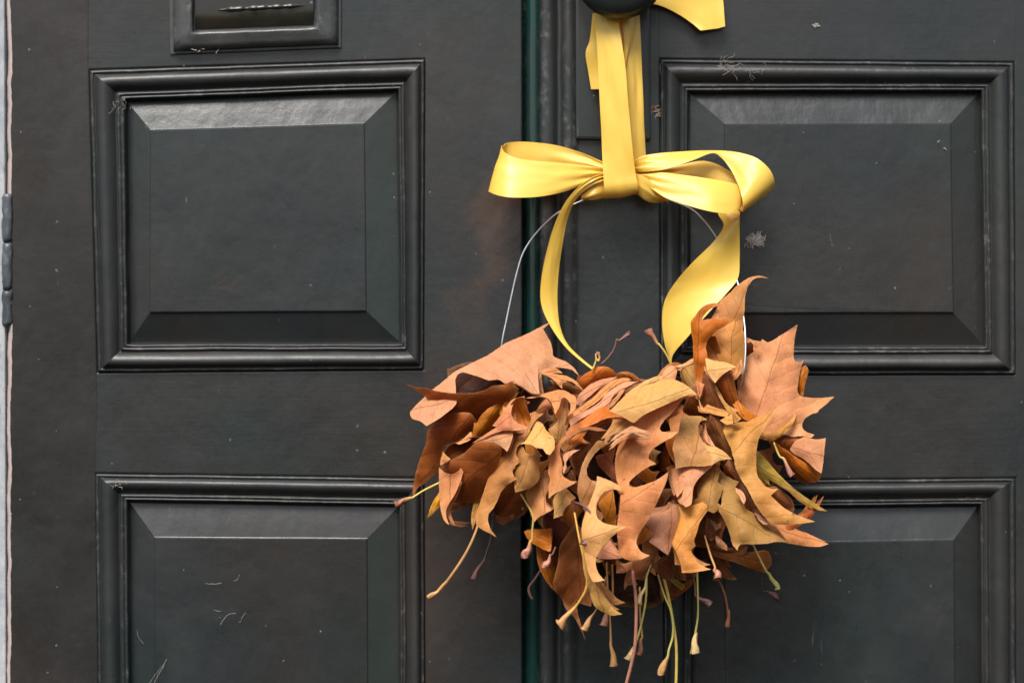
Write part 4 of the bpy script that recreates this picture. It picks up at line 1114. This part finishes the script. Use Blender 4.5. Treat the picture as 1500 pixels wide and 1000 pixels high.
stalk("868,541,100 872,528,100 875,514,100", 'yel', 'tan', 2.8, 1.7)
stalk("869,541,100 875,528,100 879,517,100", 'yel', 'tan', 2.8, 1.7)

# ------------------------------------------------------------------ fluff and cobweb caught on the paint
def tuft(name, x, y, d, r, n, label, cat, mat=None, rad=0.45, seed=0, group=None, turn=0.55, ln=1.0):
    rad *= 0.62
    rr = random.Random(seed)
    verts, faces = [], []
    for i in range(n):
        a = rr.uniform(0, 6.283); p = np.array((x+rr.gauss(0, r*.55), y+rr.gauss(0, r*.4), d+rr.uniform(.3, r*.35)))
        k = 4; L = rr.uniform(.3, .8)*r*ln; m = 5; q = p.copy(); base = len(verts)
        for s in range(m+1):
            for j in range(k):
                an = 2*math.pi*j/k
                verts.append(P(q[0]+math.cos(an)*rad, q[1]+math.sin(an)*rad, max(d+.4, q[2]+math.sin(an+.7)*rad)))
            a += rr.uniform(-turn, turn)
            q = q+np.array((math.cos(a), math.sin(a), rr.uniform(-.3, .3)))*L/m
        for s in range(m):
            for j in range(k):
                faces.append((base+s*k+j, base+s*k+(j+1) % k, base+(s+1)*k+(j+1) % k, base+(s+1)*k+j))
    o = mk(name, verts, faces, mat or M_lint, None)
    tag(o, label, cat, group)
    return o
tuft('cobweb_fluff', 1107, 352, 5.6, 8, 190, 'pale grey fluff tuft stuck on the panel just right of the ribbon tail', 'fluff', rad=.55, seed=1, turn=1.6, mat=M_lint3, ln=1.5)
tuft('cobweb_fluff', 1066, 97, 16, 14, 20, 'wispy grey cobweb on the moulding above the right door panel', 'fluff', seed=2, rad=.26, ln=1.7, turn=.9)
tuft('cobweb_fluff', 1104, 106, 14, 14, 9, 'faint cobweb wisp on the moulding, right of the larger wisp', 'fluff', seed=3, rad=.24, ln=1.7, turn=.9)
tuft('leaf_scrap', 955, 160, .5, 7, 26, 'small reddish brown scrap stuck beside the hanging yellow strap', 'scrap', M_lint2, seed=4, rad=1.2)
tuft('cobweb_fluff', 962, 166, .5, 7, 16, 'tiny pale fluff next to the reddish brown scrap', 'fluff', seed=5, rad=.9)
tuft('cobweb_fluff', 1196, 37, .5, 4, 18, 'tiny pale fluff speck on the top rail of the right door', 'fluff', seed=6, rad=1.0)
tuft('cobweb_fluff', 1379, 210, 5.6, 12, 3, 'short pale cobweb thread near the upper right of the right panel', 'fluff', seed=7, rad=.7)
tuft('cobweb_fluff', 176, 152, 6, 12, 14, 'brownish cobweb in the top left corner of the left panel', 'fluff', seed=8, rad=.3)
tuft('cobweb_fluff', 296, 72, 10, 13, 5, 'pale cobweb curl on the lower edge of the letter slot', 'fluff', seed=9, rad=.7)
tuft('cobweb_fluff', 172, 711, 15, 9, 12, 'grey cobweb on the corner moulding of the lower left panel', 'fluff', seed=10, rad=.4)
tuft('cobweb_fluff', 354, 862, 5.6, 26, 3, 'upper pale cobweb thread on the lower left panel', 'fluff', seed=11, rad=.3, ln=1.6)
tuft('cobweb_fluff', 334, 905, 5.6, 22, 2, 'lower pale cobweb thread on the lower left panel', 'fluff', seed=12, rad=.28, ln=1.6)
tuft('cobweb_fluff', 214, 945, 0, 40, 3, 'long pale cobweb thread at the left edge of the lower left panel', 'fluff', seed=13, rad=.3, turn=.3, ln=1.4)
